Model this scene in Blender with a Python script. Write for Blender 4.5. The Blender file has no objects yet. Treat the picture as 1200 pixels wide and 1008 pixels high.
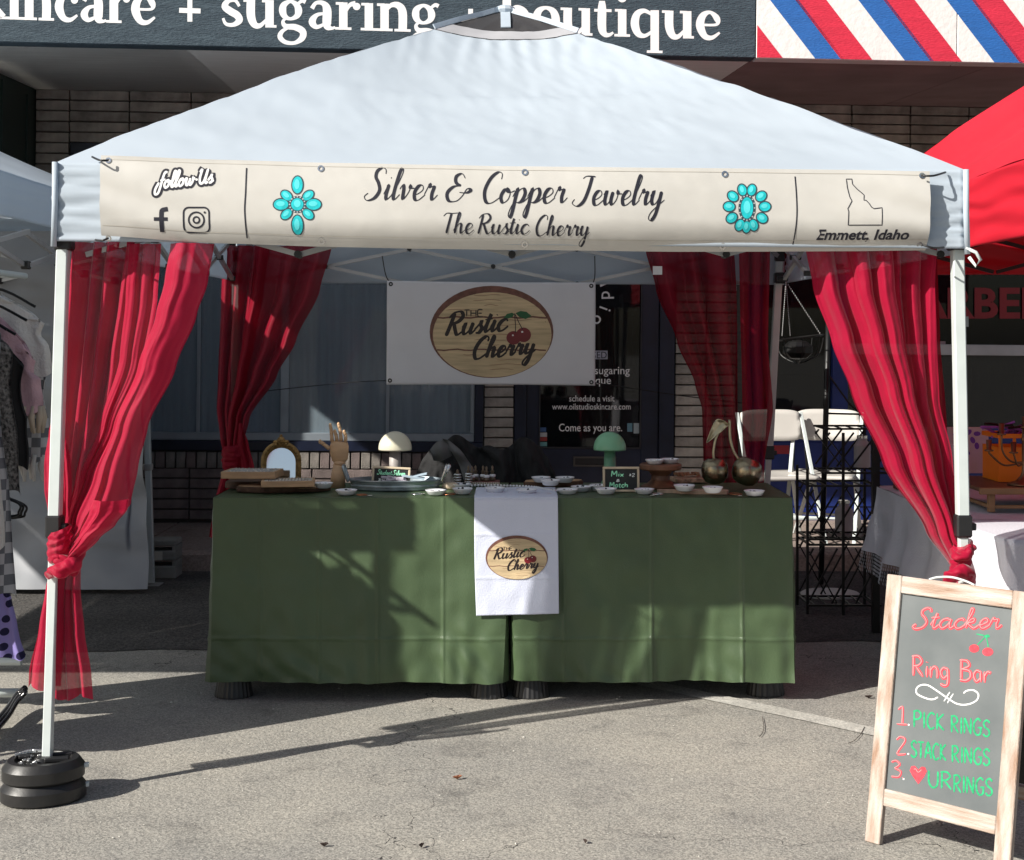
import bpy, math, random
from mathutils import Vector, Matrix, noise
random.seed(7)
S = bpy.context.scene
COL = S.collection
# ------------------------------------------------------------------ camera, sky, sun, exposure
F = 1672.0; HOR = 395.0; EYE = 1.52
cam_d = bpy.data.cameras.new('camera'); cam = bpy.data.objects.new('camera', cam_d); COL.objects.link(cam)
cam.location = (0, 0, EYE); cam.rotation_euler = (math.radians(90), 0, 0)
cam_d.sensor_width = 36; cam_d.lens = F/1200*36; cam_d.shift_y = -109/1200; cam_d.clip_start = .05; cam_d.clip_end = 900
S.camera = cam
SUN_EL = math.radians(33); SUN_AZ = math.radians(237)
w = bpy.data.worlds.new('World'); S.world = w; w.use_nodes = True
nt = w.node_tree; bg = nt.nodes['Background']; sky = nt.nodes.new('ShaderNodeTexSky')
sky.sky_type = 'NISHITA'; sky.sun_disc = False; sky.sun_elevation = SUN_EL; sky.sun_rotation = SUN_AZ
sky.air_density = 1.0; sky.dust_density = 1.5
nt.links.new(sky.outputs[0], bg.inputs[0]); bg.inputs[1].default_value = .056
sd = bpy.data.lights.new('sun', 'SUN'); sd.energy = 5.0; sd.angle = math.radians(.53); sd.color = (1, .95, .87)
sun = bpy.data.objects.new('sun', sd); COL.objects.link(sun)
LD = Vector((math.cos(SUN_EL)*math.sin(SUN_AZ), math.cos(SUN_EL)*math.cos(SUN_AZ), math.sin(SUN_EL)))
sun.rotation_euler = (-LD).to_track_quat('-Z', 'Y').to_euler(); sun.location = LD*20
S.view_settings.view_transform = 'Standard'; S.view_settings.look = 'None'; S.view_settings.gamma = 1
S.view_settings.exposure = .6; S.view_settings.use_curve_mapping = False
S.cycles.max_bounces = 8; S.cycles.transparent_max_bounces = 16

# ------------------------------------------------------------------ helpers
def V(*a): return Vector(a)
def P(px, py, Y):                       # point of the place at depth Y metres seen along that direction
    return Vector(((px-600)/F*Y, Y, EYE-(py-HOR)/F*Y))
def G(px, py, z=0.0):                   # point on a level surface of height z
    Y = F*(EYE-z)/(py-HOR); return Vector(((px-600)/F*Y, Y, z))

class Frame:                            # a plane: origin, across, up, towards viewer
    def __init__(s, O, U, W, rel=None):
        s.O = Vector(O); s.U = Vector(U).normalized(); s.N = s.U.cross(Vector(W)).normalized(); s.W = s.N.cross(s.U).normalized(); s.rel = rel
    def hit(s, px, py, d=0):
        D = Vector(((px-600)/F, 1, (HOR-py)/F)); C = Vector((0, 0, EYE)); O = s.O+s.N*d
        t = (O-C).dot(s.N)/D.dot(s.N); q = C+D*t-O
        return q.dot(s.U), q.dot(s.W)
    def pt(s, a, b, d=0):
        if s.rel: d += s.rel(a, b)
        return s.O+s.U*a+s.W*b+s.N*d
    def px(s, d):                       # mapper from outline coordinates measured on the photo
        return lambda x, y, e=0: s.pt(*s.hit(x, y, 0), d+e)

MATS = {}
def mat(name, col, rough=.6, metal=0, var=.12, vs=6, bump=0, bs=40, spec=.5, sheen=0, col2=None, stretch=None, trans=0, alpha=None, coat=0, emit=0, detail=4):
    if name in MATS: return MATS[name]
    m = bpy.data.materials.new(name); m.use_nodes = True; n = m.node_tree.nodes; l = m.node_tree.links
    b = n['Principled BSDF']; out = n['Material Output']
    tc = n.new('ShaderNodeTexCoord'); mp = n.new('ShaderNodeMapping'); l.new(tc.outputs['Object'], mp.inputs[0])
    if stretch: mp.inputs['Scale'].default_value = stretch
    c2 = col2 or tuple(min(1, c*(1+var)) for c in col); c1 = col if col2 else tuple(c*(1-var) for c in col)
    no = n.new('ShaderNodeTexNoise'); no.inputs['Scale'].default_value = vs; no.inputs['Detail'].default_value = detail
    l.new(mp.outputs[0], no.inputs['Vector'])
    cr = n.new('ShaderNodeValToRGB'); cr.color_ramp.elements[0].position = .3; cr.color_ramp.elements[1].position = .7
    cr.color_ramp.elements[0].color = (*c1, 1); cr.color_ramp.elements[1].color = (*c2, 1)
    l.new(no.outputs[0], cr.inputs[0]); l.new(cr.outputs[0], b.inputs['Base Color'])
    b.inputs['Roughness'].default_value = rough; b.inputs['Metallic'].default_value = metal
    b.inputs['Specular IOR Level'].default_value = spec
    if sheen: b.inputs['Sheen Weight'].default_value = sheen; b.inputs['Sheen Roughness'].default_value = .4
    if coat: b.inputs['Coat Weight'].default_value = coat
    if bump:
        nb = n.new('ShaderNodeTexNoise'); nb.inputs['Scale'].default_value = bs; nb.inputs['Detail'].default_value = 3
        l.new(mp.outputs[0], nb.inputs['Vector'])
        bp = n.new('ShaderNodeBump'); bp.inputs['Strength'].default_value = min(1, bump); bp.inputs['Distance'].default_value = .01
        l.new(nb.outputs[0], bp.inputs['Height']); l.new(bp.outputs[0], b.inputs['Normal'])
    if emit:
        b.inputs['Emission Color'].default_value = (*col, 1); b.inputs['Emission Strength'].default_value = emit
    last = b.outputs[0]
    if trans:
        t = n.new('ShaderNodeBsdfTranslucent'); l.new(cr.outputs[0], t.inputs[0]); mx = n.new('ShaderNodeMixShader')
        mx.inputs[0].default_value = trans; l.new(last, mx.inputs[1]); l.new(t.outputs[0], mx.inputs[2]); last = mx.outputs[0]
    if alpha is not None:
        t = n.new('ShaderNodeBsdfTransparent'); mx = n.new('ShaderNodeMixShader')
        mx.inputs[0].default_value = alpha; l.new(t.outputs[0], mx.inputs[1]); l.new(last, mx.inputs[2]); last = mx.outputs[0]
    l.new(last, out.inputs[0]); MATS[name] = m; return m

class MB:
    def __init__(s): s.v = []; s.f = []
    def add(s, vs, fs):
        k = len(s.v); s.v += [tuple(x) for x in vs]; s.f += [tuple(i+k for i in q) for q in fs]; return s
    def box(s, c, h, R=None, bev=0):
        c = Vector(c); hx, hy, hz = h
        if bev:
            bev = min(bev, hx*.9, hy*.9, hz*.9); vs = []
            for sx in (-1, 1):
                for sy in (-1, 1):
                    for sz in (-1, 1):
                        vs += [(sx*hx, sy*(hy-bev), sz*(hz-bev)), (sx*(hx-bev), sy*hy, sz*(hz-bev)), (sx*(hx-bev), sy*(hy-bev), sz*hz)]
            def I(a, b, c, k): return ((a > 0)*4+(b > 0)*2+(c > 0))*3+k
            fs = []
            for a in (-1, 1):
                fs.append([I(a, -1, -1, 0), I(a, 1, -1, 0), I(a, 1, 1, 0), I(a, -1, 1, 0)][::a])
                fs.append([I(-1, a, -1, 1), I(1, a, -1, 1), I(1, a, 1, 1), I(-1, a, 1, 1)][::-a])
                fs.append([I(-1, -1, a, 2), I(1, -1, a, 2), I(1, 1, a, 2), I(-1, 1, a, 2)][::a])
                for b in (-1, 1):
                    fs.append([I(a, b, -1, 0), I(a, b, 1, 0), I(a, b, 1, 1), I(a, b, -1, 1)][::-a*b])
                    fs.append([I(a, -1, b, 0), I(a, 1, b, 0), I(a, 1, b, 2), I(a, -1, b, 2)][::a*b])
                    fs.append([I(-1, a, b, 1), I(1, a, b, 1), I(1, a, b, 2), I(-1, a, b, 2)][::-a*b])
                    for cc in (-1, 1): fs.append([I(a, b, cc, 0), I(a, b, cc, 1), I(a, b, cc, 2)][::a*b*cc])
            vs = [Vector(v) for v in vs]
        else:
            vs = [Vector((x*hx, y*hy, z*hz)) for x in (-1, 1) for y in (-1, 1) for z in (-1, 1)]
            fs = [(0, 1, 3, 2), (4, 6, 7, 5), (0, 4, 5, 1), (2, 3, 7, 6), (0, 2, 6, 4), (1, 5, 7, 3)]
        if R is not None: vs = [R @ v for v in vs]
        return s.add([c+v for v in vs], fs)
    def bb(s, x0, x1, y0, y1, z0, z1, bev=0):
        return s.box(((x0+x1)/2, (y0+y1)/2, (z0+z1)/2), (abs(x1-x0)/2, abs(y1-y0)/2, abs(z1-z0)/2), None, bev)
    def hexa(s, p): return s.add(p, [(0, 3, 2, 1), (4, 5, 6, 7), (0, 1, 5, 4), (1, 2, 6, 5), (2, 3, 7, 6), (3, 0, 4, 7)])
    def bar(s, a, b, w, h=None, bev=0):                # straight square bar from a to b
        a = Vector(a); b = Vector(b); d = b-a; L = d.length; z = d.normalized()
        x = z.cross(Vector((0, 1, 0)))
        if x.length < .1: x = Vector((1, 0, 0))
        x.normalize(); y = z.cross(x); R = Matrix((x, y, z)).transposed()
        return s.box((a+b)/2, (w/2, (h or w)/2, L/2), R, bev)
    def tube(s, pts, r, n=8, cap=True, sq=1.0):
        pts = [Vector(p) for p in pts]; m = len(pts); rs = r if isinstance(r, (list, tuple)) else [r]*m
        vs = []; fs = []; px = None
        for i, p in enumerate(pts):
            t = (pts[min(i+1, m-1)]-pts[max(i-1, 0)])
            t = t.normalized() if t.length > 1e-9 else Vector((0, 0, 1))
            if px is None:
                px = t.cross(Vector((0, 1, 0)));
                if px.length < .1: px = t.cross(Vector((1, 0, 0)))
            else: px = px-t*px.dot(t)
            px.normalize(); py = t.cross(px)
            for k in range(n):
                a = 2*math.pi*k/n; vs.append(p+(px*math.cos(a)+py*math.sin(a)*sq)*rs[i])
        for i in range(m-1):
            for k in range(n):
                k2 = (k+1) % n; fs.append((i*n+k, i*n+k2, (i+1)*n+k2, (i+1)*n+k))
        if cap: fs.append(tuple(range(n))[::-1]); fs.append(tuple((m-1)*n+k for k in range(n)))
        return s.add(vs, fs)
    def lathe(s, prof, c=(0, 0, 0), n=24, sx=1, sy=1, R=None, wob=None):
        c = Vector(c); vs = []; fs = []; m = len(prof)
        for (r, z) in prof:
            for k in range(n):
                a = 2*math.pi*k/n; q = wob(a) if wob else 1
                v = Vector((r*q*math.cos(a)*sx, r*q*math.sin(a)*sy, z)); vs.append(c+(R @ v if R else v))
        for i in range(m-1):
            for k in range(n):
                k2 = (k+1) % n; fs.append((i*n+k, i*n+k2, (i+1)*n+k2, (i+1)*n+k))
        if prof[0][0] > 1e-5: fs.append(tuple(range(n))[::-1])
        if prof[-1][0] > 1e-5: fs.append(tuple((m-1)*n+k for k in range(n)))
        return s.add(vs, fs)
    def ball(s, c, r, n=12, sc=(1, 1, 1), R=None):
        vs = []; fs = []; m = n//2
        for i in range(m+1):
            th = math.pi*i/m
            for k in range(n):
                a = 2*math.pi*k/n; v = Vector((math.sin(th)*math.cos(a)*r*sc[0], math.sin(th)*math.sin(a)*r*sc[1], -math.cos(th)*r*sc[2]))
                vs.append(Vector(c)+(R @ v if R else v))
        for i in range(m):
            for k in range(n):
                k2 = (k+1) % n; fs.append((i*n+k, i*n+k2, (i+1)*n+k2, (i+1)*n+k))
        return s.add(vs, fs)
    def grid(s, fn, nu, nv, flip=False):
        vs = [fn(i/nu, j/nv) for j in range(nv+1) for i in range(nu+1)]; fs = []
        for j in range(nv):
            for i in range(nu):
                a = j*(nu+1)+i; q = (a, a+1, a+nu+2, a+nu+1); fs.append(q[::-1] if flip else q)
        return s.add(vs, fs)
    def poly(s, pts2, fn, d0=0, d1=None):              # outline through a mapper; extruded if d1 is given
        n = len(pts2); k = [fn(x, y, d0) for x, y in pts2]
        if d1 is None: return s.add(k, [tuple(range(n))])
        k2 = [fn(x, y, d1) for x, y in pts2]
        return s.add(k+k2, [tuple(range(n))[::-1], tuple(range(n, 2*n))]+[(i, (i+1) % n, (i+1) % n+n, i+n) for i in range(n)])
    def build(s, name, m, parent=None, smooth=False, loc=None, thick=0, kind=None, label=None, cat=None, group=None, sub=0, weld=False):
        me = bpy.data.meshes.new(name); me.from_pydata(s.v, [], s.f)
        if weld:
            import bmesh; bm = bmesh.new(); bm.from_mesh(me); bmesh.ops.remove_doubles(bm, verts=bm.verts, dist=1e-5)
            bmesh.ops.recalc_face_normals(bm, faces=bm.faces); bm.to_mesh(me); bm.free()
        me.update()
        if smooth: me.polygons.foreach_set('use_smooth', [True]*len(me.polygons))
        me.materials.append(m); o = bpy.data.objects.new(name, me); COL.objects.link(o)
        if parent is not None: o.parent = parent
        if thick:
            md = o.modifiers.new('t', 'SOLIDIFY'); md.thickness = thick; md.offset = 0
        if sub: md = o.modifiers.new('s', 'SUBSURF'); md.levels = md.render_levels = sub
        if smooth == 'edge':
            me.polygons.foreach_set('use_smooth', [True]*len(me.polygons))
            try: me.set_sharp_from_angle(angle=math.radians(28))
            except Exception: pass
        if loc is not None: o.location = loc
        tag(o, label, cat, group, kind); return o

def tag(o, label=None, cat=None, group=None, kind=None):
    if label: o['label'] = label
    if cat: o['category'] = cat
    if group: o['group'] = group
    if kind: o['kind'] = kind
    return o
def thing(name, label, cat, loc=(0, 0, 0), rot=(0, 0, 0), group=None, kind=None):
    o = bpy.data.objects.new(name, None); COL.objects.link(o); o.location = loc; o.rotation_euler = rot; o.empty_display_size = .1
    return tag(o, label, cat, group, kind)
def kids(o): return [c for c in bpy.data.objects if c.parent == o]
def dup(root, loc=None, rot=None, label=None, sc=None):
    r = root.copy(); COL.objects.link(r)
    if loc is not None: r.location = loc
    if rot is not None: r.rotation_euler = rot
    if sc is not None: r.scale = (sc, sc, sc)
    if label: r['label'] = label
    for c in kids(root):
        k = c.copy(); COL.objects.link(k); k.parent = r
        for g in kids(c):
            q = g.copy(); COL.objects.link(q); q.parent = k
    return r
def inst(src, name, M, parent):                       # share a mesh
    o = bpy.data.objects.new(name, src.data); COL.objects.link(o); o.parent = parent; o.matrix_local = M; return o
def local(root):                                      # builder coordinates -> root's own, for parts authored in place
    M = Matrix.LocRotScale(root.location, root.rotation_euler, None); return M.inverted()
def rebase(root):                                     # parts authored in world coordinates keep their place under root
    Mi = local(root)
    for c in kids(root): c.matrix_parent_inverse = Mi

def crom(pts, n=6, closed=False):                      # smooth curve through the points (any dimension)
    if len(pts) < 3 and not closed: n = max(n, 2)
    m = len(pts); out = []
    def g(i):
        if closed: return pts[i % m]
        return pts[max(0, min(m-1, i))]
    for i in range(m if closed else m-1):
        p0, p1, p2, p3 = g(i-1), g(i), g(i+1), g(i+2)
        for k in range(n):
            t = k/n; out.append(tuple(.5*((2*b)+(-a+c)*t+(2*a-5*b+4*c-d)*t*t+(-a+3*b-3*c+d)*t**3) for a, b, c, d in zip(p0, p1, p2, p3)))
    out.append(tuple(g(m if closed else m-1))); return out
def interp(tab, x):                                   # smooth lookup in [(x, y), ...]
    if x <= tab[0][0]: return tab[0][1]
    for (a, b), (c, d) in zip(tab, tab[1:]):
        if x <= c:
            t = (x-a)/(c-a); t = t*t*(3-2*t)*.5+t*.5; return b+(d-b)*t
    return tab[-1][1]
NS = lambda x, y=0, z=0: noise.noise(Vector((x, y, z)))

def inked(fn_draw, m, parent, name='word'):
    b = MB(); fn_draw(b); return b.build(name, m, parent)
_k = [0]
def ribbon(mb, pts, w, fn, closed=False, nib=None, thin=.3, taper=True, ws=None, d=0):
    """flat inked line through pts (x right, y down, photo pixels) mapped on a surface by fn"""
    P2, W2 = [], []
    for i in range(len(pts) if closed else len(pts)-1):     # short steps, so that the print follows the cloth
        a, b = pts[i], pts[(i+1) % len(pts)]; k = max(1, int(math.hypot(b[0]-a[0], b[1]-a[1])/2.5))
        for j in range(k):
            t = j/k; P2.append((a[0]+(b[0]-a[0])*t, a[1]+(b[1]-a[1])*t))
            if ws: W2.append(ws[i]+(ws[(i+1) % len(pts)]-ws[i])*t)
    if not closed:
        P2.append(pts[-1]);
        if ws: W2.append(ws[-1])
    pts = P2; ws = W2 if ws else None
    n = len(pts); vs = []; fs = []; _k[0] = (_k[0]+1) % 20; base = d+_k[0]*.00001
    for i, p in enumerate(pts):
        a = pts[(i-1) % n] if closed else pts[max(i-1, 0)]; b = pts[(i+1) % n] if closed else pts[min(i+1, n-1)]
        tx, ty = b[0]-a[0], b[1]-a[1]; L = math.hypot(tx, ty) or 1; tx /= L; ty /= L
        h = (ws[i] if ws else w)/2
        if nib is not None: h *= thin+(1-thin)*max(0, min(1, ty*1.25+.12))
        if taper and not closed and i in (0, n-1): h *= .45
        e = base+i*.0000015
        vs += [fn(p[0]-ty*h, p[1]+tx*h, e), fn(p[0]+ty*h, p[1]-tx*h, e)]
    for i in range(n if closed else n-1):
        j = (i+1) % n; fs.append((2*i, 2*j, 2*j+1, 2*i+1))
    mb.add(vs, fs)
def disc(mb, cx, cy, rx, ry, fn, d=0, n=20, a0=0, rot=0):
    c, s_ = math.cos(rot), math.sin(rot)
    pts = [(cx+rx*math.cos(2*math.pi*k/n)*c-ry*math.sin(2*math.pi*k/n)*s_, cy+rx*math.cos(2*math.pi*k/n)*s_+ry*math.sin(2*math.pi*k/n)*c) for k in range(n)]
    R = max(1, min(10, int(max(rx, ry)/6)+1)); vs = [fn(cx, cy, d)]; fs = [(0, 1+(k+1) % n, 1+k) for k in range(n)]
    for j in range(1, R+1):
        vs += [fn(cx+(x-cx)*j/R, cy+(y-cy)*j/R, d) for x, y in pts]
        if j > 1: fs += [(1+(j-2)*n+k, 1+(j-2)*n+(k+1) % n, 1+(j-1)*n+(k+1) % n, 1+(j-1)*n+k) for k in range(n)]
    mb.add(vs, fs)

# script hand: x-height 1, baseline 0
SC = {
'a': (.98, [[(.74,.86),(.5,1),(.22,.82),(.1,.38),(.28,.0),(.54,.18),(.74,.62),(.78,.97)], [(.78,.97),(.74,.35),(.84,.0),(1.06,.25)]]),
'c': (.74, [[(.68,.78),(.54,1),(.26,.86),(.1,.42),(.26,.0),(.52,.02),(.82,.36)]]),
'e': (.74, [[(.04,.3),(.36,.42),(.6,.7),(.5,.99),(.28,.92),(.13,.52),(.22,.06),(.46,-.01),(.8,.36)]]),
'h': (.93, [[(.0,.25),(.26,1.0),(.44,1.75),(.38,2.1),(.27,1.9),(.2,1.1),(.14,.0)], [(.16,.2),(.24,.62),(.44,.98),(.6,.88),(.6,.4),(.68,.0),(.98,.36)]]),
'i': (.47, [[(.0,.35),(.19,1.0),(.16,.3),(.26,.0),(.54,.36)], [(.24,1.42),(.26,1.5)]]),
'k': (.9, [[(.0,.25),(.28,1.2),(.4,1.9),(.3,2.1),(.22,1.7),(.14,.0)], [(.16,.3),(.36,.9),(.58,.98),(.56,.68),(.24,.5),(.52,.1),(.7,.0),(.96,.3)]]),
'l': (.45, [[(.0,.25),(.26,1.0),(.42,1.85),(.33,2.12),(.22,1.8),(.14,.4),(.25,.0),(.52,.36)]]),
'o': (.8, [[(.46,.96),(.22,.88),(.08,.42),(.26,.0),(.54,.22),(.6,.7),(.44,1.0),(.42,.8),(.62,.72),(.86,.84)]]),
'p': (.9, [[(.0,.4),(.2,1.0),(.18,.2),(.15,-.7),(.06,-1.02),(-.06,-.8),(.02,-.3),(.18,.1)], [(.18,.35),(.34,.86),(.58,.98),(.72,.62),(.6,.12),(.36,.0),(.2,.12)], [(.5,.03),(.72,.08),(.98,.4)]]),
'r': (.74, [[(.0,.35),(.2,1.08),(.26,.86),(.5,.92),(.46,.4),(.56,.0),(.82,.36)]]),
's': (.64, [[(.0,.3),(.28,.82),(.36,1.08),(.36,.74),(.52,.38),(.4,.02),(.14,.02)], [(.38,.02),(.7,.3)]]),
't': (.5, [[(.0,.35),(.24,1.1),(.3,1.6),(.2,.9),(.17,.3),(.28,.0),(.56,.36)], [(-.04,1.12),(.5,1.16)]]),
'u': (.94, [[(.0,.6),(.16,1.0),(.13,.35),(.28,.0),(.52,.2),(.68,.7),(.72,.98)], [(.72,.98),(.66,.3),(.76,.0),(1.02,.36)]]),
'v': (.82, [[(.0,.7),(.14,1.0),(.24,.75),(.32,.04),(.56,.45),(.66,.98),(.62,.8),(.88,.78)]]),
'w': (1.16, [[(.0,.7),(.15,1.0),(.14,.3),(.28,.0),(.48,.3),(.58,.92)], [(.58,.92),(.54,.3),(.68,.0),(.9,.4),(.94,1.0),(.92,.8),(1.2,.78)]]),
'y': (.92, [[(.0,.6),(.16,1.0),(.13,.35),(.28,.02),(.5,.22),(.68,.95)], [(.68,.95),(.64,.1),(.56,-.7),(.36,-1.1),(.16,-.92),(.3,-.45),(.98,.36)]]),
'S': (1.12, [[(.98,1.72),(.92,2.02),(.68,2.14),(.42,1.9),(.42,1.5),(.66,1.1),(.82,.6),(.62,.1),(.2,-.08),(-.02,.18),(.16,.42)]]),
'C': (1.1, [[(1.0,1.62),(.98,2.0),(.72,2.12),(.34,1.7),(.12,.85),(.3,.1),(.66,-.02),(1.16,.4)]]),
'J': (1.22, [[(.4,1.86),(.62,2.04),(1.2,2.0)], [(.98,2.0),(.9,1.1),(.72,.25),(.36,-.1),(.0,.1),(.1,.4)]]),
'T': (.98, [[(.0,1.72),(.24,2.02),(.7,2.0),(1.16,2.06)], [(.64,2.02),(.54,1.1),(.42,.0)]]),
'R': (1.14, [[(.3,2.02),(.22,1.0),(.1,.0)], [(-.02,1.6),(.24,2.02),(.72,2.08),(.96,1.66),(.72,1.2),(.26,1.02)], [(.44,1.06),(.68,.4),(.9,.0),(1.2,.25)]]),
'&': (1.55, [[(1.0,1.72),(.76,2.08),(.44,1.86),(.48,1.4),(.8,1.16)], [(.8,1.16),(.36,1.08),(.04,.6),(.2,.02),(.66,.0),(.98,.4),(1.2,.92),(1.44,.82),(1.2,.62),(.76,.66)]]),
'F': (1.0, [[(.1,1.7),(.4,2.02),(1.1,2.1)], [(.7,2.04),(.54,1.0),(.36,.0),(.06,-.4),(-.1,-.1)], [(.3,1.02),(.86,1.12)]]),
'f': (.62, [[(.8,2.0),(.56,2.1),(.4,1.6),(.26,.2),(.1,-.6),(-.25,-.7),(-.3,-.1),(.0,.8)], [(.1,1.05),(.7,1.15)]]),
'U': (1.2, [[(.1,1.5),(.3,1.9),(.18,.7),(.36,.02),(.74,.3),(1.0,1.9)], [(1.0,1.9),(.88,.4),(1.0,.0),(1.2,.2)]]),
'-': (.4, [[(.08,.6),(.34,.62)]]), ' ': (.55, []), '.': (.3, [[(.1,0),(.14,.05)]]), 'M': (1.35, [[(.0,.0),(.2,2.0),(.55,.7),(1.0,2.0),(1.1,.0)]]), 'x': (.8, [[(.05,.9),(.35,.5),(.7,.0)],[(.65,.95),(.1,.0)]]),
}
# printed hand: cap height 2
PR = {
'P': (.95, [[(.1,0),(.12,2)], [(.0,1.9),(.5,2.05),(.8,1.6),(.6,1.1),(.15,.95)]]), 'I': (.4, [[(.15,0),(.17,2)]]),
'C': (.95, [[(.8,1.75),(.5,2),(.15,1.5),(.1,.6),(.4,.0),(.8,.3)]]), 'K': (.95, [[(.1,0),(.12,2)], [(.75,2),(.15,.95),(.8,.0)]]),
'R': (1.0, [[(.1,0),(.12,2)], [(.0,1.95),(.5,2.02),(.75,1.55),(.5,1.1),(.15,1.0)], [(.3,1.0),(.85,.0)]]),
'N': (1.05, [[(.1,0),(.12,2)], [(.12,2),(.8,.05)], [(.8,.0),(.82,2)]]), 'G': (1.05, [[(.85,1.7),(.55,2),(.15,1.5),(.1,.6),(.4,.0),(.8,.2),(.85,.9)], [(.5,.9),(1.0,.92)]]),
'S': (.9, [[(.78,1.7),(.45,2),(.12,1.6),(.3,1.1),(.68,.8),(.7,.25),(.35,.0),(.05,.3)]]), 'T': (.9, [[(.0,1.95),(.85,2)], [(.42,1.95),(.4,.0)]]),
'A': (1.0, [[(.05,0),(.45,2),(.85,0)], [(.2,.7),(.72,.72)]]), 'U': (1.0, [[(.1,2),(.1,.6),(.4,.0),(.75,.4),(.8,2)]]), 'B': (1.0, [[(.1,0),(.12,2)], [(.0,2),(.55,2),(.72,1.5),(.15,1.1)], [(.15,1.1),(.75,1.0),(.82,.4),(.5,.0),(.0,.0)]]),
'i': (.35, [[(.15,0),(.15,1.1)], [(.15,1.5),(.16,1.56)]]), 'n': (.8, [[(.1,1.1),(.1,0)], [(.1,.7),(.35,1.12),(.6,.9),(.62,.0)]]),
'g': (.85, [[(.62,1),(.3,1.1),(.08,.6),(.3,.05),(.62,.4)], [(.64,1.1),(.64,-.4),(.35,-.7),(.08,-.5)]]), 'a': (.8, [[(.6,1),(.3,1.1),(.08,.6),(.28,.0),(.6,.35)], [(.62,1.1),(.62,.0)]]),
'r': (.65, [[(.1,1.1),(.12,0)], [(.12,.6),(.35,1.08),(.6,1.0)]]), ' ': (.6, []), '1': (.7, [[(.1,1.7),(.4,2),(.38,.0)], [(.0,.0),(.75,.05)]]), '2': (.8, [[(.05,1.6),(.35,2),(.7,1.6),(.1,.0),(.75,.05)]]),
'3': (.8, [[(.05,1.8),(.4,2),(.68,1.6),(.3,1.1)], [(.3,1.1),(.75,.8),(.6,.15),(.05,.1)]]), '.': (.3, [[(.1,.0),(.15,.08)]]),
'M': (1.2, [[(.1,0),(.15,2),(.5,.8),(.9,2),(1.0,0)]]), 'x': (.8, [[(.05,1),(.6,0)], [(.6,1),(.05,0)]]), 't': (.6, [[(.25,1.6),(.25,.1),(.5,.0)], [(.0,1.1),(.5,1.1)]]), 'c': (.7, [[(.6,1),(.3,1.1),(.08,.5),(.3,.0),(.6,.15)]]), 'h': (.8, [[(.1,2),(.1,0)], [(.1,.7),(.35,1.1),(.6,.9),(.62,.0)]]), '&': (.9, [[(.7,.1),(.2,1.1),(.4,1.5),(.55,1.2),(.1,.4),(.3,.0),(.75,.6)]]), '$': (.8, [[(.6,1.5),(.2,1.5),(.55,.8),(.1,.5)], [(.35,1.8),(.35,.2)]]), '4': (.8, [[(.1,1.9),(.1,1.0),(.6,1.0)], [(.5,1.9),(.5,.0)]]), '9': (.8, [[(.6,1.6),(.3,2),(.1,1.5),(.5,1.3),(.6,1.8),(.5,.0)]]), '-': (.7, [[(.1,.9),(.6,.9)]]), 'H': (1.0, [[(.1,0),(.1,2)], [(.8,0),(.8,2)], [(.1,1),(.8,1)]]), 'E': (.9, [[(.75,0),(.1,0),(.1,2),(.75,2)], [(.1,1),(.65,1)]]),
}
def twid(font, txt): return sum(font[c][0] for c in txt)
def write(mb, font, txt, x0, x1, yb, xh, fn, w, slant=0, slope=0, nib=None, thin=.3, round_=True, jit=0, d=0, smooth=True):
    s = (x1-x0)/twid(font, txt); cx = 0
    for ch in txt:
        adv, sts = font[ch]
        jy = random.uniform(-jit, jit)
        for st in sts:
            pts = [(x0+s*(cx+a)+slant*b*xh, yb-b*xh+slope*(s*(cx+a))+jy) for a, b in st]
            if smooth and len(pts) > 2: pts = crom(pts, 6)
            else: pts = crom(pts, 3)
            ribbon(mb, pts, w, fn, nib=nib, thin=thin, taper=round_, d=d)
        cx += adv
def fontmesh(txt, bold=0, shear=0):
    c = bpy.data.curves.new('tmp', 'FONT'); c.body = txt; c.size = 1; c.offset = bold; c.shear = shear; c.resolution_u = 3
    o = bpy.data.objects.new('tmp', c); COL.objects.link(o); bpy.context.view_layer.update()
    me = bpy.data.meshes.new_from_object(o.evaluated_get(bpy.context.evaluated_depsgraph_get()))
    v = [tuple(q.co) for q in me.vertices]; f = [tuple(p.vertices) for p in me.polygons]
    bpy.data.objects.remove(o); bpy.data.curves.remove(c); bpy.data.meshes.remove(me); return v, f
def fwrite(mb, txt, x0, x1, yb, fn, h=None, bold=0, shear=0, d=0, slope=0, d1=None):
    """builtin face; x0..x1 in photo pixels, yb baseline, h = height of tallest glyph"""
    v, f = fontmesh(txt, bold, shear); ax = min(q[0] for q in v); bx = max(q[0] for q in v); top = max(q[1] for q in v)
    sx = (x1-x0)/(bx-ax); sy = (h/top) if h else sx
    mb.add([fn(x0+(q[0]-ax)*sx, yb-q[1]*sy+slope*(q[0]-ax)*sx, d) for q in v], f)
# ------------------------------------------------------------------ materials
M_brick = mat('brick_taupe', (.36,.335,.30), .85, var=.3, vs=9, bump=.8, bs=120)
M_brick2 = mat('brick_taupe_dark', (.28,.26,.235), .85, var=.3, vs=11, bump=.8, bs=120)
M_brickp = mat('brick_rosy', (.165,.13,.122), .85, var=.3, vs=9, bump=.8, bs=120)
M_bricks = mat('brick_sill', (.21,.19,.17), .85, var=.3, vs=14, bump=.8, bs=120)
M_mortar = mat('mortar', (.085,.078,.07), .95, bump=.5)
M_navy = mat('navy_paint', (.008,.012,.030), .35, var=.3, bump=.1, bs=15)
M_navyb = mat('slate_board', (.030,.050,.068), .8, var=.35, vs=8, bump=.9, bs=45, stretch=(1.0,1,5), col2=(.050,.078,.10))
M_white = mat('white_paint', (.78,.78,.76), .6, var=.05, bump=.3, bs=30)
M_soffit = mat('soffit_board', (.86,.85,.83), .8, var=.05, vs=3, bump=.2, bs=20, stretch=(1,6,1))
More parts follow.
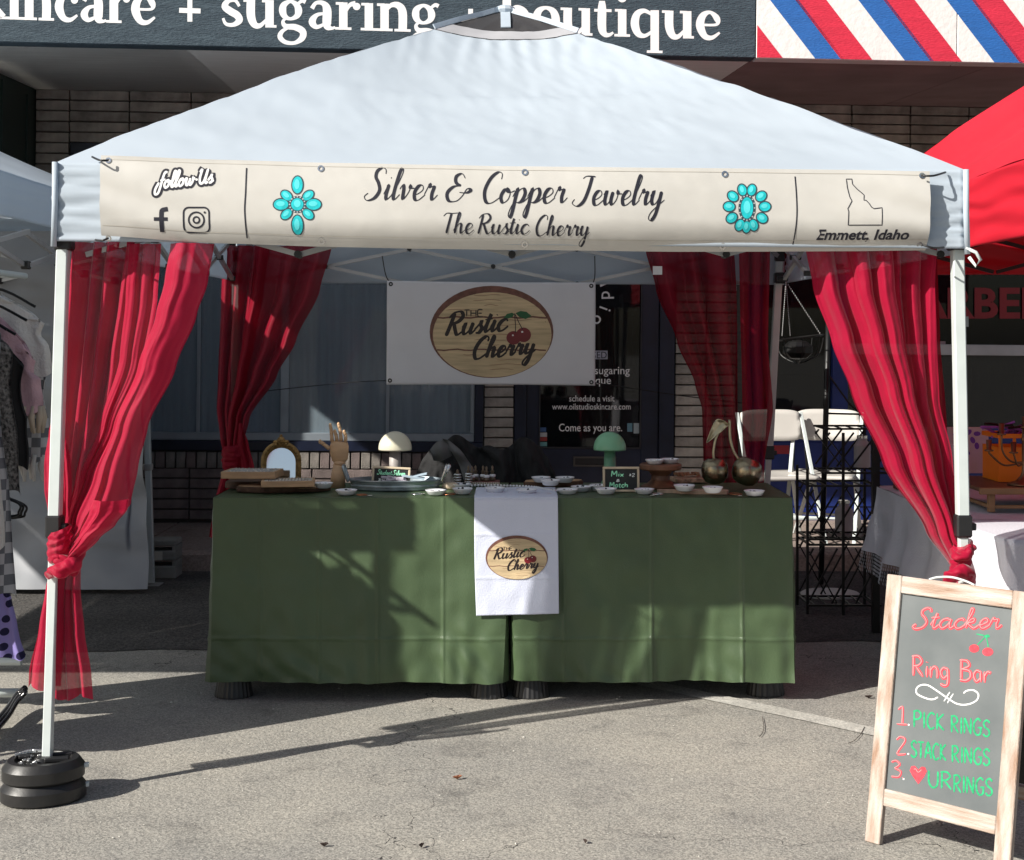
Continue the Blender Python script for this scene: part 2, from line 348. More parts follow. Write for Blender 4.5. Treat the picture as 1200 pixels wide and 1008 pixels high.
M_soffitp = mat('soffit_plum', (.30,.20,.20), .8, var=.15, vs=3, bump=.2, bs=20)
M_green = mat('bottle_green_paint', (.012,.028,.024), .5)
M_alu = mat('window_aluminium', (.30,.34,.38), .4, metal=.4, var=.1)
M_dark = mat('interior_dark', (.008,.008,.009), .9)
M_black = mat('black_plastic', (.012,.012,.013), .42, var=.3)
M_blackw = mat('dusty_black_rubber', (.010,.010,.011), .42, col2=(.022,.021,.020), vs=14, bump=.06, bs=60, detail=8)
M_blackm = mat('black_metal', (.012,.012,.012), .4, metal=.3)
M_blue = mat('cobalt_paint', (.008,.022,.14), .5, var=.2, bump=.3, bs=20)
M_tent = mat('tent_white', (.55,.625,.70), .75, var=.04, vs=2, trans=.31)
M_leg = mat('white_enamel', (.54,.59,.58), .35, var=.05, vs=12)
M_steel = mat('galvanised_bar', (.42,.42,.42), .4, metal=.5)
M_vinyl = mat('cream_vinyl', (.54,.525,.49), .42, var=.03, vs=3, bump=.15, bs=9)
M_vinylw = mat('white_vinyl', (.66,.66,.70), .45, var=.03, bump=.1, bs=9)
M_ink = mat('black_ink', (.012,.012,.022), .5)
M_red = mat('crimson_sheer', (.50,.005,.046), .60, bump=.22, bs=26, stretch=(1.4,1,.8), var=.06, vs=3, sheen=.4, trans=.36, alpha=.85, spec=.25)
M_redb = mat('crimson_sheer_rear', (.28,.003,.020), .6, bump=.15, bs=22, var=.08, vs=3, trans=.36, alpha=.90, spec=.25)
M_redr = mat('red_canopy', (.58,.010,.028), .6, var=.05, vs=2, trans=.2)
M_cloth = mat('sage_green_satin', (.062,.098,.047), .40, var=.12, vs=3, sheen=.0, bump=.2, bs=260, spec=.45)
M_wood = mat('light_wood', (.42,.27,.15), .6, var=.25, vs=8, stretch=(1,1,6))
M_walnut = mat('bark_edge', (.085,.045,.025), .8, var=.4, vs=20, bump=.8)
M_ceramic = mat('white_ceramic', (.78,.79,.82), .2, var=.02)
M_chrome = mat('silver_metal', (.7,.7,.7), .25, metal=1, var=.1)
M_tarp = mat('grey_tarp', (.27,.28,.30), .6, var=.1, vs=2, trans=.1)
M_chalkb = mat('chalk_slate', (.075,.088,.092), .6, vs=4.5, col2=(.135,.148,.15), detail=8)
M_slate = mat('small_slate', (.012,.014,.014), .6)
M_wht = mat('white_ink', (.80,.80,.80), .6, var=.03)

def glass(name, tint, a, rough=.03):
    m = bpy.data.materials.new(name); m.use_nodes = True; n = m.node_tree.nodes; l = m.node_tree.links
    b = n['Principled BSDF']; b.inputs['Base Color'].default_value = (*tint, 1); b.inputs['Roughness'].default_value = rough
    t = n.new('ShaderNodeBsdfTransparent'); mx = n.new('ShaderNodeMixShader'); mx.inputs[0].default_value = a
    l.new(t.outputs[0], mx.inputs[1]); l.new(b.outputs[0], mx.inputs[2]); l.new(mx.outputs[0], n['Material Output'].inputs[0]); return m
M_glass = glass('window_glass', (.27,.34,.39), .42)  # pale tint painted in as haze, standing for a street reflection
M_dglass = glass('door_glass', (.008,.009,.011), .75)

def mix_mat(name, c1, c2, scale, rough=.9, bump=1, patch=None, speck=None, bd=.006, vor=True):
    """aggregate: fine stones of two tones, large soft patches"""
    m = bpy.data.materials.new(name); m.use_nodes = True; n = m.node_tree.nodes; l = m.node_tree.links
    b = n['Principled BSDF']; b.inputs['Roughness'].default_value = rough; b.inputs['Specular IOR Level'].default_value = .3
    g = n.new('ShaderNodeNewGeometry')
    v = n.new('ShaderNodeTexVoronoi'); v.inputs['Scale'].default_value = scale; l.new(g.outputs['Position'], v.inputs['Vector'])
    cr = n.new('ShaderNodeValToRGB'); cr.color_ramp.elements[0].color = (*c1, 1); cr.color_ramp.elements[1].color = (*c2, 1)
    cr.color_ramp.elements[0].position = .15; cr.color_ramp.elements[1].position = .85
    sp = n.new('ShaderNodeSeparateColor'); l.new(v.outputs['Color'], sp.inputs[0]); l.new(sp.outputs[0], cr.inputs[0])
    no = n.new('ShaderNodeTexNoise'); no.inputs['Scale'].default_value = 1.1; no.inputs['Detail'].default_value = 9; no.inputs['Roughness'].default_value = .65
    l.new(g.outputs['Position'], no.inputs['Vector'])
    c3 = n.new('ShaderNodeValToRGB'); c3.color_ramp.elements[0].position = .32; c3.color_ramp.elements[1].position = .68
    p = patch or ((.80,.80,.80), (1.12,1.09,1.03)); c3.color_ramp.elements[0].color = (*p[0], 1); c3.color_ramp.elements[1].color = (*p[1], 1)
    l.new(no.outputs[0], c3.inputs[0])
    ns = n.new('ShaderNodeTexNoise'); ns.inputs['Scale'].default_value = 3.7; ns.inputs['Detail'].default_value = 7; ns.inputs['Roughness'].default_value = .7; l.new(g.outputs['Position'], ns.inputs['Vector'])
    cs = n.new('ShaderNodeValToRGB'); cs.color_ramp.elements[0].position = .30; cs.color_ramp.elements[0].color = (.66,.66,.67,1); cs.color_ramp.elements[1].position = .46; cs.color_ramp.elements[1].color = (1,1,1,1); l.new(ns.outputs[0], cs.inputs[0])
    ms = n.new('ShaderNodeMix'); ms.data_type = 'RGBA'; ms.blend_type = 'MULTIPLY'; ms.inputs[0].default_value = 1; l.new(cr.outputs[0], ms.inputs[6]); l.new(cs.outputs[0], ms.inputs[7])
    mu = n.new('ShaderNodeMix'); mu.data_type = 'RGBA'; mu.blend_type = 'MULTIPLY'; mu.inputs[0].default_value = 1
    l.new(ms.outputs[2], mu.inputs[6]); l.new(c3.outputs[0], mu.inputs[7])
    n2 = n.new('ShaderNodeTexNoise'); n2.inputs['Scale'].default_value = 60; n2.inputs['Detail'].default_value = 4; l.new(g.outputs['Position'], n2.inputs['Vector'])
    ad = n.new('ShaderNodeMath'); ad.operation = 'ADD'; l.new(n2.outputs[0], ad.inputs[0]); l.new(sp.outputs[1], ad.inputs[1])
    bp = n.new('ShaderNodeBump'); bp.inputs['Strength'].default_value = bump*.7; bp.inputs['Distance'].default_value = bd; l.new(ad.outputs[0], bp.inputs['Height'])
    l.new(bp.outputs[0], b.inputs['Normal'])
    # hairline cracks
    vc = n.new('ShaderNodeTexVoronoi'); vc.feature = 'DISTANCE_TO_EDGE'; vc.inputs['Scale'].default_value = .38
    nd = n.new('ShaderNodeTexNoise'); nd.inputs['Scale'].default_value = 2.5; nd.inputs['Detail'].default_value = 6; l.new(g.outputs['Position'], nd.inputs['Vector'])
    vm = n.new('ShaderNodeVectorMath'); vm.operation = 'MULTIPLY_ADD'; l.new(nd.outputs['Color'], vm.inputs[0]); vm.inputs[1].default_value = (.9,.9,.9); l.new(g.outputs['Position'], vm.inputs[2])
    l.new(vm.outputs[0], vc.inputs['Vector'])
    lt = n.new('ShaderNodeMath'); lt.operation = 'LESS_THAN'; lt.inputs[1].default_value = .0007; l.new(vc.outputs['Distance'], lt.inputs[0])
    m2 = n.new('ShaderNodeMix'); m2.data_type = 'RGBA'; l.new(lt.outputs[0], m2.inputs[0]); l.new(mu.outputs[2], m2.inputs[6]); m2.inputs[7].default_value = (.05,.048,.045,1)
    l.new(m2.outputs[2], b.inputs['Base Color']); return m
M_asph = mix_mat('asphalt', (.225,.22,.205), (.41,.395,.36), 210)
M_asph2 = mix_mat('coarse_asphalt', (.05,.048,.046), (.135,.125,.115), 120, patch=((.6,.6,.6),(1.1,1.1,1.1)), bd=.012)
M_conc = mix_mat('sidewalk_concrete', (.25,.20,.18), (.34,.28,.25), 90, bump=.4)
M_line = mix_mat('road_paint', (.46,.45,.41), (.66,.64,.58), 150, bump=.8, patch=((.62,.62,.62),(1.1,1.1,1.1)))

# ------------------------------------------------------------------ ground
GZ = MB().bb(-60, 60, -60, 60, -.3, 0)
MB().grid(lambda u, v: (-90+180*u, -90+180*v, 0), 40, 40).build('asphalt_ground', M_asph, kind='structure')
def seam(x): return 7.0+.10*math.sin(x*.9)+.07*NS(x*2.1, 3)+.03*NS(x*7, 2)
mb = MB(); n_ = 90
mb.grid(lambda u, v: (-14+28*u, seam(-14+28*u)*(1-v)+9.2*v, .004+.006*min(1, v*6)+.004*NS((-14+28*u)*3, v*9)), 160, 20)
mb.build('gutter_asphalt', M_asph2, kind='structure', smooth=True)
a0, a1 = G(640, 776), G(1060, 866)     # painted parking line
dv = (a1-a0); dv.normalize(); pn = V(-dv.y, dv.x, 0)
pa, pb = a0-dv*.3, a0+dv*3.4
mb = MB(); nn = 60; vs = []; fs = []
for i in range(nn+1):
    q = pa.lerp(pb, i/nn); w1 = .052+.006*NS(i*1.7, 1); w2 = .052+.006*NS(i*1.7, 9)
    vs += [q+pn*w1+V(0,0,.004), q-pn*w2+V(0,0,.004)]
for i in range(nn): fs.append((2*i, 2*i+1, 2*i+3, 2*i+2))
mb.add(vs, fs).build('painted_parking_line', M_line, kind='structure')
mb = MB(); mb.bb(-14, 14, 9.2, 9.35, -.05, .13, .015)
for_k = mb.build('kerb', M_conc, kind='structure')
side = thing('sidewalk', None, None); side['kind'] = 'structure'; del side
bpy.data.objects.remove(bpy.data.objects['sidewalk'])
sw = MB().bb(-14, 14, 9.353, 12.5, -.05, .118).build('sidewalk', M_conc, kind='structure')
sl = None
for i in range(14):                   # pavement flags, joints recessed
    for j in range(1):
        x = -7+i*1.0
        if sl is None: sl = MB().bb(-.494, .494, -.67, .67, 0, .012, .004).build('paving_slab', M_conc, sw); sl.location = (x, 10.03, .118)
        else: c = inst(sl, 'paving_slab', Matrix.Translation((x, 10.03, .118)), sw)
# litter on the tarmac
def leaf(px, py, s, m, label, rz):
    t = G(px, py); b = MB(); out = crom([(-1,0),(-.4,.35),(.1,.3),(.5,.5),(1,0),(.45,-.35),(0,-.25),(-.5,-.4)], 3, True)[:-1]
    b.add([(0,0,.3*s*.5)]+[(x*s, y*s, .012+.25*s*abs(y)+.1*s*NS(x*3,y*3)) for x, y in out], [(0, 1+i, 1+(i+1) % len(out)) for i in range(len(out))])
    o = b.build('fallen_leaf', m, loc=t, thick=.001, label=label, cat='leaf'); o.rotation_euler = (0, 0, rz)
M_leafd = mat('dry_leaf', (.30,.12,.06), .8, var=.3, vs=40); M_leafk = mat('dark_leaf', (.04,.025,.02), .8)
leaf(536, 914, .018, M_leafd, 'small rust red dry leaf lying on the sunlit tarmac in front of the table', .4)
leaf(494, 994, .012, M_leafk, 'dark curled scrap on the tarmac near the bottom edge, left of centre', 1.0)
leaf(686, 989, .010, M_leafk, 'dark curled scrap on the tarmac near the bottom edge, right of centre', 2.0)
leaf(1018, 819, .018, M_leafk, 'flat dark leaf on the tarmac between the table and the chalk sign', .1)
leaf(380, 993, .013, M_leafk, 'dark flake on the tarmac right of the black leg weight', .1)
mb = MB()
for i in range(700):
    px_ = random.uniform(-50, 1250); py_ = random.uniform(700, 1040); q = G(px_, py_); r = random.uniform(.0012, .004)*(1+ (random.random() < .04)*.8)
    mb.ball((q.x, q.y, r*.4), r, 5, (1, random.uniform(.6,1), .6))
mb.build('loose_grit', M_line, kind='stuff')
for (pts, nm) in (([(893,840),(895,850),(894,858),(890,863)], 'thin dark twig curled across the painted line'), ([(1013,852),(1008,861),(1001,868),(994,871)], 'thin dark twig lying left of the chalk sign')):
    g = [G(x, y, .006) for x, y in crom(pts, 4)]; MB().tube(g, .0012, 5).build('twig', M_leafk, label=nm, cat='twig')

# ------------------------------------------------------------------ shop building
TH = math.radians(3.0); TI = math.radians(.6)
RB = Matrix.Rotation(TH, 3, 'Z') @ Matrix.Rotation(TI, 3, 'Y')
bx, by, bz = RB @ V(1,0,0), RB @ V(0,1,0), RB @ V(0,0,1)
FC = Frame((0, 10.8, 0), bx, bz)       # N points to the viewer
shop = thing('shop_building', 'low brick shopfront with dark sign fascia, big curtained window and navy door', 'building', loc=(0, 10.8, 0), rot=RB.to_euler())
def fpt(px, py, d=0):                  # -> local coordinates (x, -d, z)
    a, b = FC.hit(px, py, d); return V(a, -d, b)
def floc(px, py, d=0): return FC.hit(px, py, d)
def lfn(d0):                           # photo outline -> local point on facade plane d0 in front of the wall
    def fn(x, y, e=0):
        a, b = FC.hit(x, y, d0); return V(a, -(d0+e), b)
    return fn
zs, _zz = floc(42, 103)[1], 0
z_sof = (floc(42,103)[1]+floc(1125,127)[1])/2
z_sill = floc(400, 529)[1]; xw0 = floc(82, 300)[0]; xw1 = floc(567, 400)[0]
z_wtop = floc(110, 168)[1]; z_win0 = floc(400, 527)[1]
x_col1 = floc(603, 450)[0]; xd1 = floc(790, 450)[0]; x_left = floc(42, 150)[0]
x_bar0 = floc(875, 450)[0]; x_end = floc(1500, 400)[0]
BH = .0776
# mortar backing
mb = MB()
mb.bb(x_left-.0, xw0-.0, .02, .3, 0, z_sof+.1)             # left pier
mb.bb(xw0, xw1, .02, .3, z_wtop, z_sof+.1)                 # over window
mb.bb(xw0, xw1, .02, .3, 0, z_sill)
mb.bb(xw1, x_col1, .02, .3, 0, z_sof+.1)
mb.bb(x_col1, xd1, .02, .3, floc(700,250)[1], z_sof+.1)
mb.bb(xd1, x_bar0, .02, .3, 0, z_sof+.1)
mb.bb(x_bar0, x_end, .02, .3, floc(1100,287)[1], z_sof+.1)
mb.build('wall', M_mortar, shop)
BR = {}
def brick(x, z, wd, ht, m, proud=0):
    k = (round(wd,3), round(ht,3), m.name, random.randrange(3))
    if k not in BR:
        b = MB().box((0,0,0), (wd/2-.005, .05, ht/2-.0052), None, .0035)
        b.v = [(x_+random.uniform(-.0018,.0018), y_, z_+random.uniform(-.0018,.0018)) for x_, y_, z_ in b.v]
        o = b.build('brick', m, shop); o.location = (x, .03-proud, z); BR[k] = o
    else: inst(BR[k], 'brick', Matrix.Translation((x, .03-proud, z)), shop)
def bricks(x0, x1, z0, z1, wd, phase=None, m=None, top=True):
    nz = max(1, round((z1-z0)/BH)); hz = (z1-z0)/nz; xs = [x0]; x = phase if phase is not None else x0+wd
    while x < x1-.03:
        if x > x0+.03: xs.append(x)
        x += wd
    xs.append(x1)
    for j in range(nz):
        for a, b in zip(xs, xs[1:]):
            brick((a+b)/2, z0+(j+.5)*hz, b-a, hz, m or random.choice((M_brick, M_brick, M_brick2)), random.uniform(0,.008))
ph = floc(79.5, 150)[0]; BW = floc(152,150)[0]-ph
bricks(x_left, floc(82,150)[0], floc(42,330)[1], z_sof, BW, ph)
bricks(floc(82,150)[0], floc(395,150)[0], z_wtop+.0, z_sof, BW, ph)
bricks(floc(890,150)[0], floc(1190,150)[0], floc(1000,190)[1], z_sof, BW, ph+12*BW)
z_sol0 = floc(400, 549)[1]
sx0 = floc(158,540)[0]; sn = 34; swd = (xw1-sx0)/sn
for i in range(sn): brick(sx0+(i+.5)*swd, (z_sol0+z_sill)/2-.004, swd, z_sill-z_sol0, random.choice((M_bricks, M_brickp, M_bricks)), .012)
bricks(floc(150,580)[0], floc(500,580)[0], z_sol0-5*BH, z_sol0, BW, None, M_brickp)
bricks(xw1+.004, x_col1-.004, floc(585,560)[1], floc(585,300)[1], 9)
bricks(xd1+.004, floc(862,450)[0], floc(820,560)[1], floc(820,330)[1], floc(826,450)[0]-floc(790,450)[0])
# bottle-green neighbour panel at far left
mb = MB(); mb.bb(x_left-5, x_left-.004, -1.15, .3, 0, z_sof+.05); mb.build('green_side_wall', M_green, shop)   # the next shop stands forward
for k in range(2): MB().bb(x_left-.003, x_left+.012, -.25-k*.6, -.19-k*.6, 0, z_sof-.08).build('batten', M_green, shop)
# storefront window
wf = MB(); fw = .085
for (a, b, c, d) in ((xw0, xw1, z_wtop-fw, z_wtop), (xw0, xw1, z_sill+.002, z_sill+.075), (xw0, xw0+fw, z_sill+.076, z_wtop-fw-.001), (xw1-fw*.75, xw1, z_sill+.076, z_wtop-fw-.001)):
    wf.bb(a, b, -.03, .12, c, d, .004)
win = wf.build('shop_window', M_navy, shop)
zi0 = z_sill+.077; zi1 = z_wtop-fw-.002; xi0 = xw0+fw+.001; xi1 = xw1-fw*.75-.001
mb = MB()
mb.bb(xi0, xi1, .0, .07, zi0, zi0+.06, .004); mb.bb(xi0, xi1, .0, .07, zi1-.04, zi1, .004)
mb.bb(xi1-.03, xi1, .0, .07, zi0+.061, zi1-.041, .003); mb.bb(xi0, xi0+.03, .0, .07, zi0+.061, zi1-.041, .003)
for px_ in (334,): a = floc(px_, 400)[0]; mb.bb(a-.03, a+.03, .005, .065, zi0+.061, zi1-.041, .003)
for px_ in (232.5, 455): a = floc(px_, 400)[0]; mb.bb(a-.012, a+.012, .012, .06, zi0+.061, zi1-.041, .002)
mb.build('window_frame', M_alu, win)
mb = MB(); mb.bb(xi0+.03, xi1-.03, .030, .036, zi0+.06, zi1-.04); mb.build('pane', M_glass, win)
M_sheer = mat('sheer_drape', (.60,.69,.74), .9, var=.2, vs=3, stretch=(6,1,.3), trans=.2)
def drape_fn(u, v):
    x = xi0+(xi1-xi0)*u; g = .035*math.sin(x*38+1.5*math.sin(x*3))+.02*math.sin(x*91)
    return (x, .20+g, zi0-.02+(zi1-zi0)*v)
MB().grid(drape_fn, 360, 4).build('window_drape', M_sheer, win, smooth=True)
for (a, b) in ((floc(236,400)[0], floc(300,400)[0]), (floc(462,400)[0], floc(520,400)[0])):   # second layer of the drape
    MB().grid(lambda u, v: (a+(b-a)*u, .30+.02*math.sin(u*30), zi0-.02+(zi1-zi0)*v), 60, 3).build('window_drape', M_sheer, win, smooth=True)
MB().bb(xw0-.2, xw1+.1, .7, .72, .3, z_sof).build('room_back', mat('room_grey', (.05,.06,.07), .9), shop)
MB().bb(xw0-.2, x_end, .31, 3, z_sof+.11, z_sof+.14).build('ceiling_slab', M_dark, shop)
# door
dz0 = .02; dzt = floc(700, 250)[1]; gx0, gx1 = floc(632, 450)[0], floc(752, 450)[0]; gz0 = floc(700, 526)[1]; gz1 = floc(700, 300)[1]
mb = MB(); fr = .03
mb.bb(x_col1, x_col1+.09, -.02, .12, 0, dzt, .004); mb.bb(xd1-.115, xd1, -.02, .12, 0, dzt, .004)
mb.bb(x_col1+.09, xd1-.115, -.02, .12, dzt-.1, dzt, .004)
door = mb.build('shop_door', M_navy, shop)
mb = MB()
mb.bb(x_col1+.093, gx0, .01, .06, 0, dzt-.103, .003); mb.bb(gx1, xd1-.118, .01, .06, 0, dzt-.103, .003)
mb.bb(gx0, gx1, .01, .06, 0, gz0, .003); mb.bb(gx0, gx1, .01, .06, gz1, dzt-.103, .003)
mb.build('door_leaf', M_navy, door)
mb = MB()
for a, b, c, d in ((gx0, gx1, gz0, gz0+.012), (gx0, gx0+.012, gz0, gz1), (gx1-.012, gx1, gz0, gz1)): mb.bb(a+.001, b-.001, .004, .012, c+.001, d-.001)
mb.build('glazing_bead', mat('bronze_bead', (.05,.05,.055), .4, metal=.5), door)
MB().bb(gx0+.012, gx1-.012, .035, .041, gz0+.012, gz1).build('pane', M_dglass, door)
q0, q1 = floc(672, 535), floc(722, 547)
sl_ = MB()
for a, b, c, d in ((q0[0], q1[0], q0[1]-.012, q0[1]), (q0[0], q1[0], q1[1], q1[1]+.012), (q0[0], q0[0]+.012, q1[1]+.013, q0[1]-.013), (q1[0]-.012, q1[0], q1[1]+.013, q0[1]-.013)): sl_.bb(a, b, -.004, .009, c, d)
sl_.build('letter_slot', mat('slot_brass', (.12,.11,.10), .4, metal=.8), door)
MB().bb(q0[0]+.013, q1[0]-.013, .002, .009, q1[1]+.013, q0[1]-.013).build('letter_flap', M_black, door)
# lettering on the door glass
DG = lfn(-.034); mb = MB()
for t_, a_, b_, c_, h_, w_ in (('skincare + sugaring', 640, 738, 438.5, 9, .004), ('+ boutique', 660, 716, 450, 9, .004), ('schedule a visit', 667, 720, 470.5, 7, .002), ('www.oilstudioskincare.com', 647, 739, 480, 7, .002), ('Come as you are.', 655, 729, 505.5, 9, .004)):
    inked(lambda b: fwrite(b, t_, a_, b_, c_, DG, h_, w_), M_wht, door, 'text_line')
txt = 'oil studio'
v_c = (668, 347)
for i, ch in enumerate(txt):           # ring lettering, read round the circle
    if ch == ' ': continue
    a = math.radians(-62+i*21.5); v, f = fontmesh(ch, .004)
    ax = sum(q[0] for q in v)/len(v); s_ = 21; vv = []
    for q in v:
        lx, ly = (q[0]-ax)*s_, q[1]*s_+37
        vv.append(DG(v_c[0]+lx*math.cos(a)+ly*math.sin(a), v_c[1]+lx*math.sin(a)-ly*math.cos(a)))
    mb.add(vv, f)
mb.build('lettering', M_wht, door)
mb = MB(); mb.poly([(690,411),(712,411),(712,421),(690,421)], DG, .001); mb.build('notice', mat('notice_lilac', (.42,.42,.50), .6), door)
mb = MB(); fwrite(mb, 'CLOSED', 674, 711, 420, DG, 8, .006, d=.003)
mb.v = mb.v; mb.build('notice_lettering', M_ink, door)
for (x0, x1, y0, y1, c, nm) in ((633,640,501,506,(.05,.12,.28),'b'), (633,641,507,512,(.5,.5,.5),'w'), (633,641,512.4,517,(.35,.04,.03),'r'), (633,641,518,523,(.18,.4,.38),'t'), (735,741,496,506,(.12,.25,.32),'v'), (742.5,749,496,508,(.35,.42,.45),'a')):
    MB().poly([(x0,y1),(x1,y1),(x1,y0),(x0,y0)], DG, .001).build('card_sticker', mat('sticker_'+nm, c, .5), door)
# things dimly seen inside the door
mb = MB()
for (x0, x1, y0, y1, dd) in ((729,745,400,402,-.6), (729,745,370,372,-.6), (729,745,430,432,-.6), (729,731,345,470,-.6), (745,747,345,470,-.6), (729,745,460,462,-.6)):
    a = floc(x0, y1, dd); b = floc(x1, y0, dd); mb.bb(a[0], b[0], -dd, -dd+.25, a[1], b[1])
mb.build('display_shelf', mat('shelf_grey', (.16,.16,.16), .6), shop)
mb = MB(); a = floc(729,403,-.6); b = floc(745,417,-.6); mb.bb(a[0]+.02, b[0]-.02, .66, .7, b[1], a[1]); mb.build('display_card', mat('card_yellow', (.35,.3,.08), .6), shop)
mb = MB()
for (cx, cy, r) in ((704,455,.10),(736,360,.08),(738,440,.06),(690,500,.08),(670,515,.05)):
    a = floc(cx, cy, -.7); mb.ball((a[0], .75, a[1]), r, 8, (1.2,.8,.5))
mb.build('stock_bundle', mat('stock_olive', (.10,.11,.06), .9), shop)
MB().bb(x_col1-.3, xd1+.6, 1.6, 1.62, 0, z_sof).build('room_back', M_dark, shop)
# fascia (projects over the pavement)
FD = 2.3
zf = (floc(20,46,FD)[1]+floc(880,72,FD)[1])/2; xs_ = floc(886, 60, FD)[0]; xL = floc(-300, 60, FD)[0]; xR = floc(1500, 60, FD)[0]
mb = MB().bb(xL, xs_-.002, -FD, -FD+.12, zf, zf+1.1, .006); fas = mb.build('sign_fascia', M_navyb, shop)
mb = MB()
for k in range(1): mb.bb(xL, xR, -FD+.13, .0, zf+.06, zf+.2)
MB().bb(xL, xR, -FD+.125, .8, zf+1.0, zf+1.09).build('canopy_roof', M_dark, shop)
# soffit: two tones, boards side by side
def soffit(xa, xb, m, seams):
    es = [xa]+seams+[xb]
    for a, b in zip(es, es[1:]):
        n = MB(); zc0 = zf+.012; zc1 = z_sof
        n.hexa([(a+.003, -FD+.125, zc0), (b-.003, -FD+.125, zc0), (b-.003, .018, zc1), (a+.003, .018, zc1), (a+.003, -FD+.125, zc0+.03), (b-.003, -FD+.125, zc0+.03), (b-.003, .018, zc1+.03), (a+.003, .018, zc1+.03)])
        n.build('soffit_board', m, shop)
soffit(xL, xs_, M_soffit, [floc(252,75,1)[0], floc(252,75,1)[0]-2.44, floc(252,75,1)[0]+2.44])
soffit(xs_, xR, M_soffitp, [xs_+1.5, xs_+3.9])
# salon lettering
SER = {}
W1, W0 = .30, .11
def st(*p): return ('s', p)
def foot(x, y=0, a=.28): return ('s', ((x-a, y+.045, .09), (x+a, y+.045, .09)))
SER['i'] = (.56, [st((.28,0,W1),(.28,.97,W1)), foot(.28), ('s', ((.02,.93,.09),(.28,.93,.10))), ('d', (.28,1.38,.165))])
SER['n'] = (1.16, [st((.26,0,W1),(.26,.97,W1)), foot(.26), ('s', ((.0,.93,.09),(.26,.93,.1))), ('c', ((.3,.72,.1),(.5,.93,.16),(.74,.92,.24),(.88,.68,W1),(.88,.0,W1))), foot(.88)])
SER['r'] = (.86, [st((.26,0,W1),(.26,.97,W1)), foot(.26), ('s', ((.0,.93,.09),(.26,.93,.1))), ('c', ((.34,.62,.08),(.48,.88,.14),(.68,.94,.2))), ('d', (.72,.84,.13))])
SER['u'] = (1.18, [('c', ((.26,.97,W1),(.26,.4,W1),(.38,.09,.24),(.58,.06,.16),(.8,.28,.1))), ('s', ((.0,.93,.09),(.28,.93,.09))), st((.9,0,W1),(.9,.97,W1)), ('s', ((.64,.93,.09),(.9,.93,.09))), ('s', ((.9,.045,.09),(1.14,.045,.09)))])
SER['c'] = (.92, [('c', ((.8,.72,.1),(.6,.93,.13),(.32,.86,.22),(.18,.5,W1),(.32,.13,.22),(.58,.05,.15),(.84,.22,.08))), ('d', (.74,.74,.13))])
SER['e'] = (.96, [('c', ((.2,.5,.09),(.76,.52,.1),(.78,.74,.22),(.54,.95,.12),(.28,.82,.24),(.18,.48,W1),(.34,.11,.22),(.6,.05,.15),(.88,.24,.08)))])
SER['a'] = (.98, [('c', ((.16,.72,.16),(.3,.92,.13),(.54,.92,.18),(.68,.7,W1),(.68,.16,W1),(.82,.04,.13),(.96,.08,.09))), ('c', ((.66,.56,.09),(.34,.5,.14),(.17,.26,.26),(.32,.07,.16),(.62,.2,.09)))])
SER['o'] = (1.04, [('o', ((.52,.95,.12),(.26,.82,.24),(.17,.5,W1),(.26,.18,.24),(.52,.05,.12),(.78,.18,.24),(.87,.5,W1),(.78,.82,.24)))])
SER['b'] = (1.12, [st((.24,0.02,W1),(.24,1.52,W1)), ('s', ((.0,1.5,.09),(.26,1.5,.09))), ('c', ((.34,.72,.1),(.56,.94,.15),(.84,.8,.25),(.93,.48,W1),(.82,.14,.24),(.54,.04,.14),(.28,.12,.1)))])
SER['q'] = (1.14, [st((.88,-.5,W1),(.88,.97,W1)), foot(.88,-.55), ('c', ((.8,.8,.1),(.52,.94,.15),(.26,.82,.24),(.17,.48,W1),(.28,.14,.24),(.52,.05,.14),(.8,.22,.1)))])
SER['s'] = (.8, [('c', ((.66,.72,.1),(.52,.92,.12),(.28,.9,.17),(.16,.7,.24),(.36,.53,.26),(.58,.4,.26),(.66,.22,.24),(.46,.06,.15),(.2,.08,.12),(.1,.28,.09)))])
SER['t'] = (.74, [('c', ((.3,1.25,.2),(.3,.95,W1),(.3,.3,W1),(.4,.07,.2),(.56,.05,.13),(.7,.14,.08))), ('s', ((.02,.91,.1),(.64,.91,.1)))])
SER['g'] = (1.02, [('o', ((.44,.95,.12),(.22,.82,.22),(.17,.62,.26),(.24,.42,.2),(.44,.33,.11),(.66,.44,.2),(.72,.64,.26),(.64,.84,.2))), ('c', ((.68,.86,.09),(.84,.98,.13),(.96,.94,.14))), ('c', ((.3,.36,.08),(.18,.22,.12),(.28,.06,.18),(.6,.04,.22),(.86,-.1,.24),(.84,-.34,.22),(.58,-.52,.13),(.26,-.5,.15),(.08,-.32,.18),(.16,-.12,.14),(.36,.0,.08)))])
SER['k'] = (1.1, [st((.24,0,W1),(.24,1.5,W1)), foot(.24), ('s', ((.34,.45,.12),(.84,.95,.12))), ('s', ((.5,.6,.2),(.95,.05,W1))), foot(.95,0,.2)])
SER['+'] = (1.0, [('s', ((.12,.5,.17),(.88,.5,.17))), ('s', ((.5,.12,.17),(.5,.88,.17)))]); SER[' '] = (.45, [])
def serif(mb, txt, x0, x1, yb, xh, fn, slope):
    s = (x1-x0)/twid(SER, txt); cx = 0
    for ch in txt:
        adv, sts = SER[ch]
        for kind, p in sts:
            T = lambda a, b: (x0+s*(cx+a), yb-b*xh+slope*s*(cx+a))
            if kind == 'd':
                c = T(p[0], p[1]); _k[0] = (_k[0]+1) % 20; disc(mb, c[0], c[1], p[2]*s, p[2]*xh, fn, _k[0]*.00002+.0004); continue
            q = crom(list(p), 5, kind == 'o') if kind in 'co' else list(p)
            if kind == 'o': q = q[:-1]
            pts = [T(a[0], a[1]) for a in q]; ribbon(mb, pts, 0, fn, closed=kind == 'o', taper=False, ws=[a[2]*xh for a in q])
        cx += adv
FA = lfn(FD+.001); mb = MB()
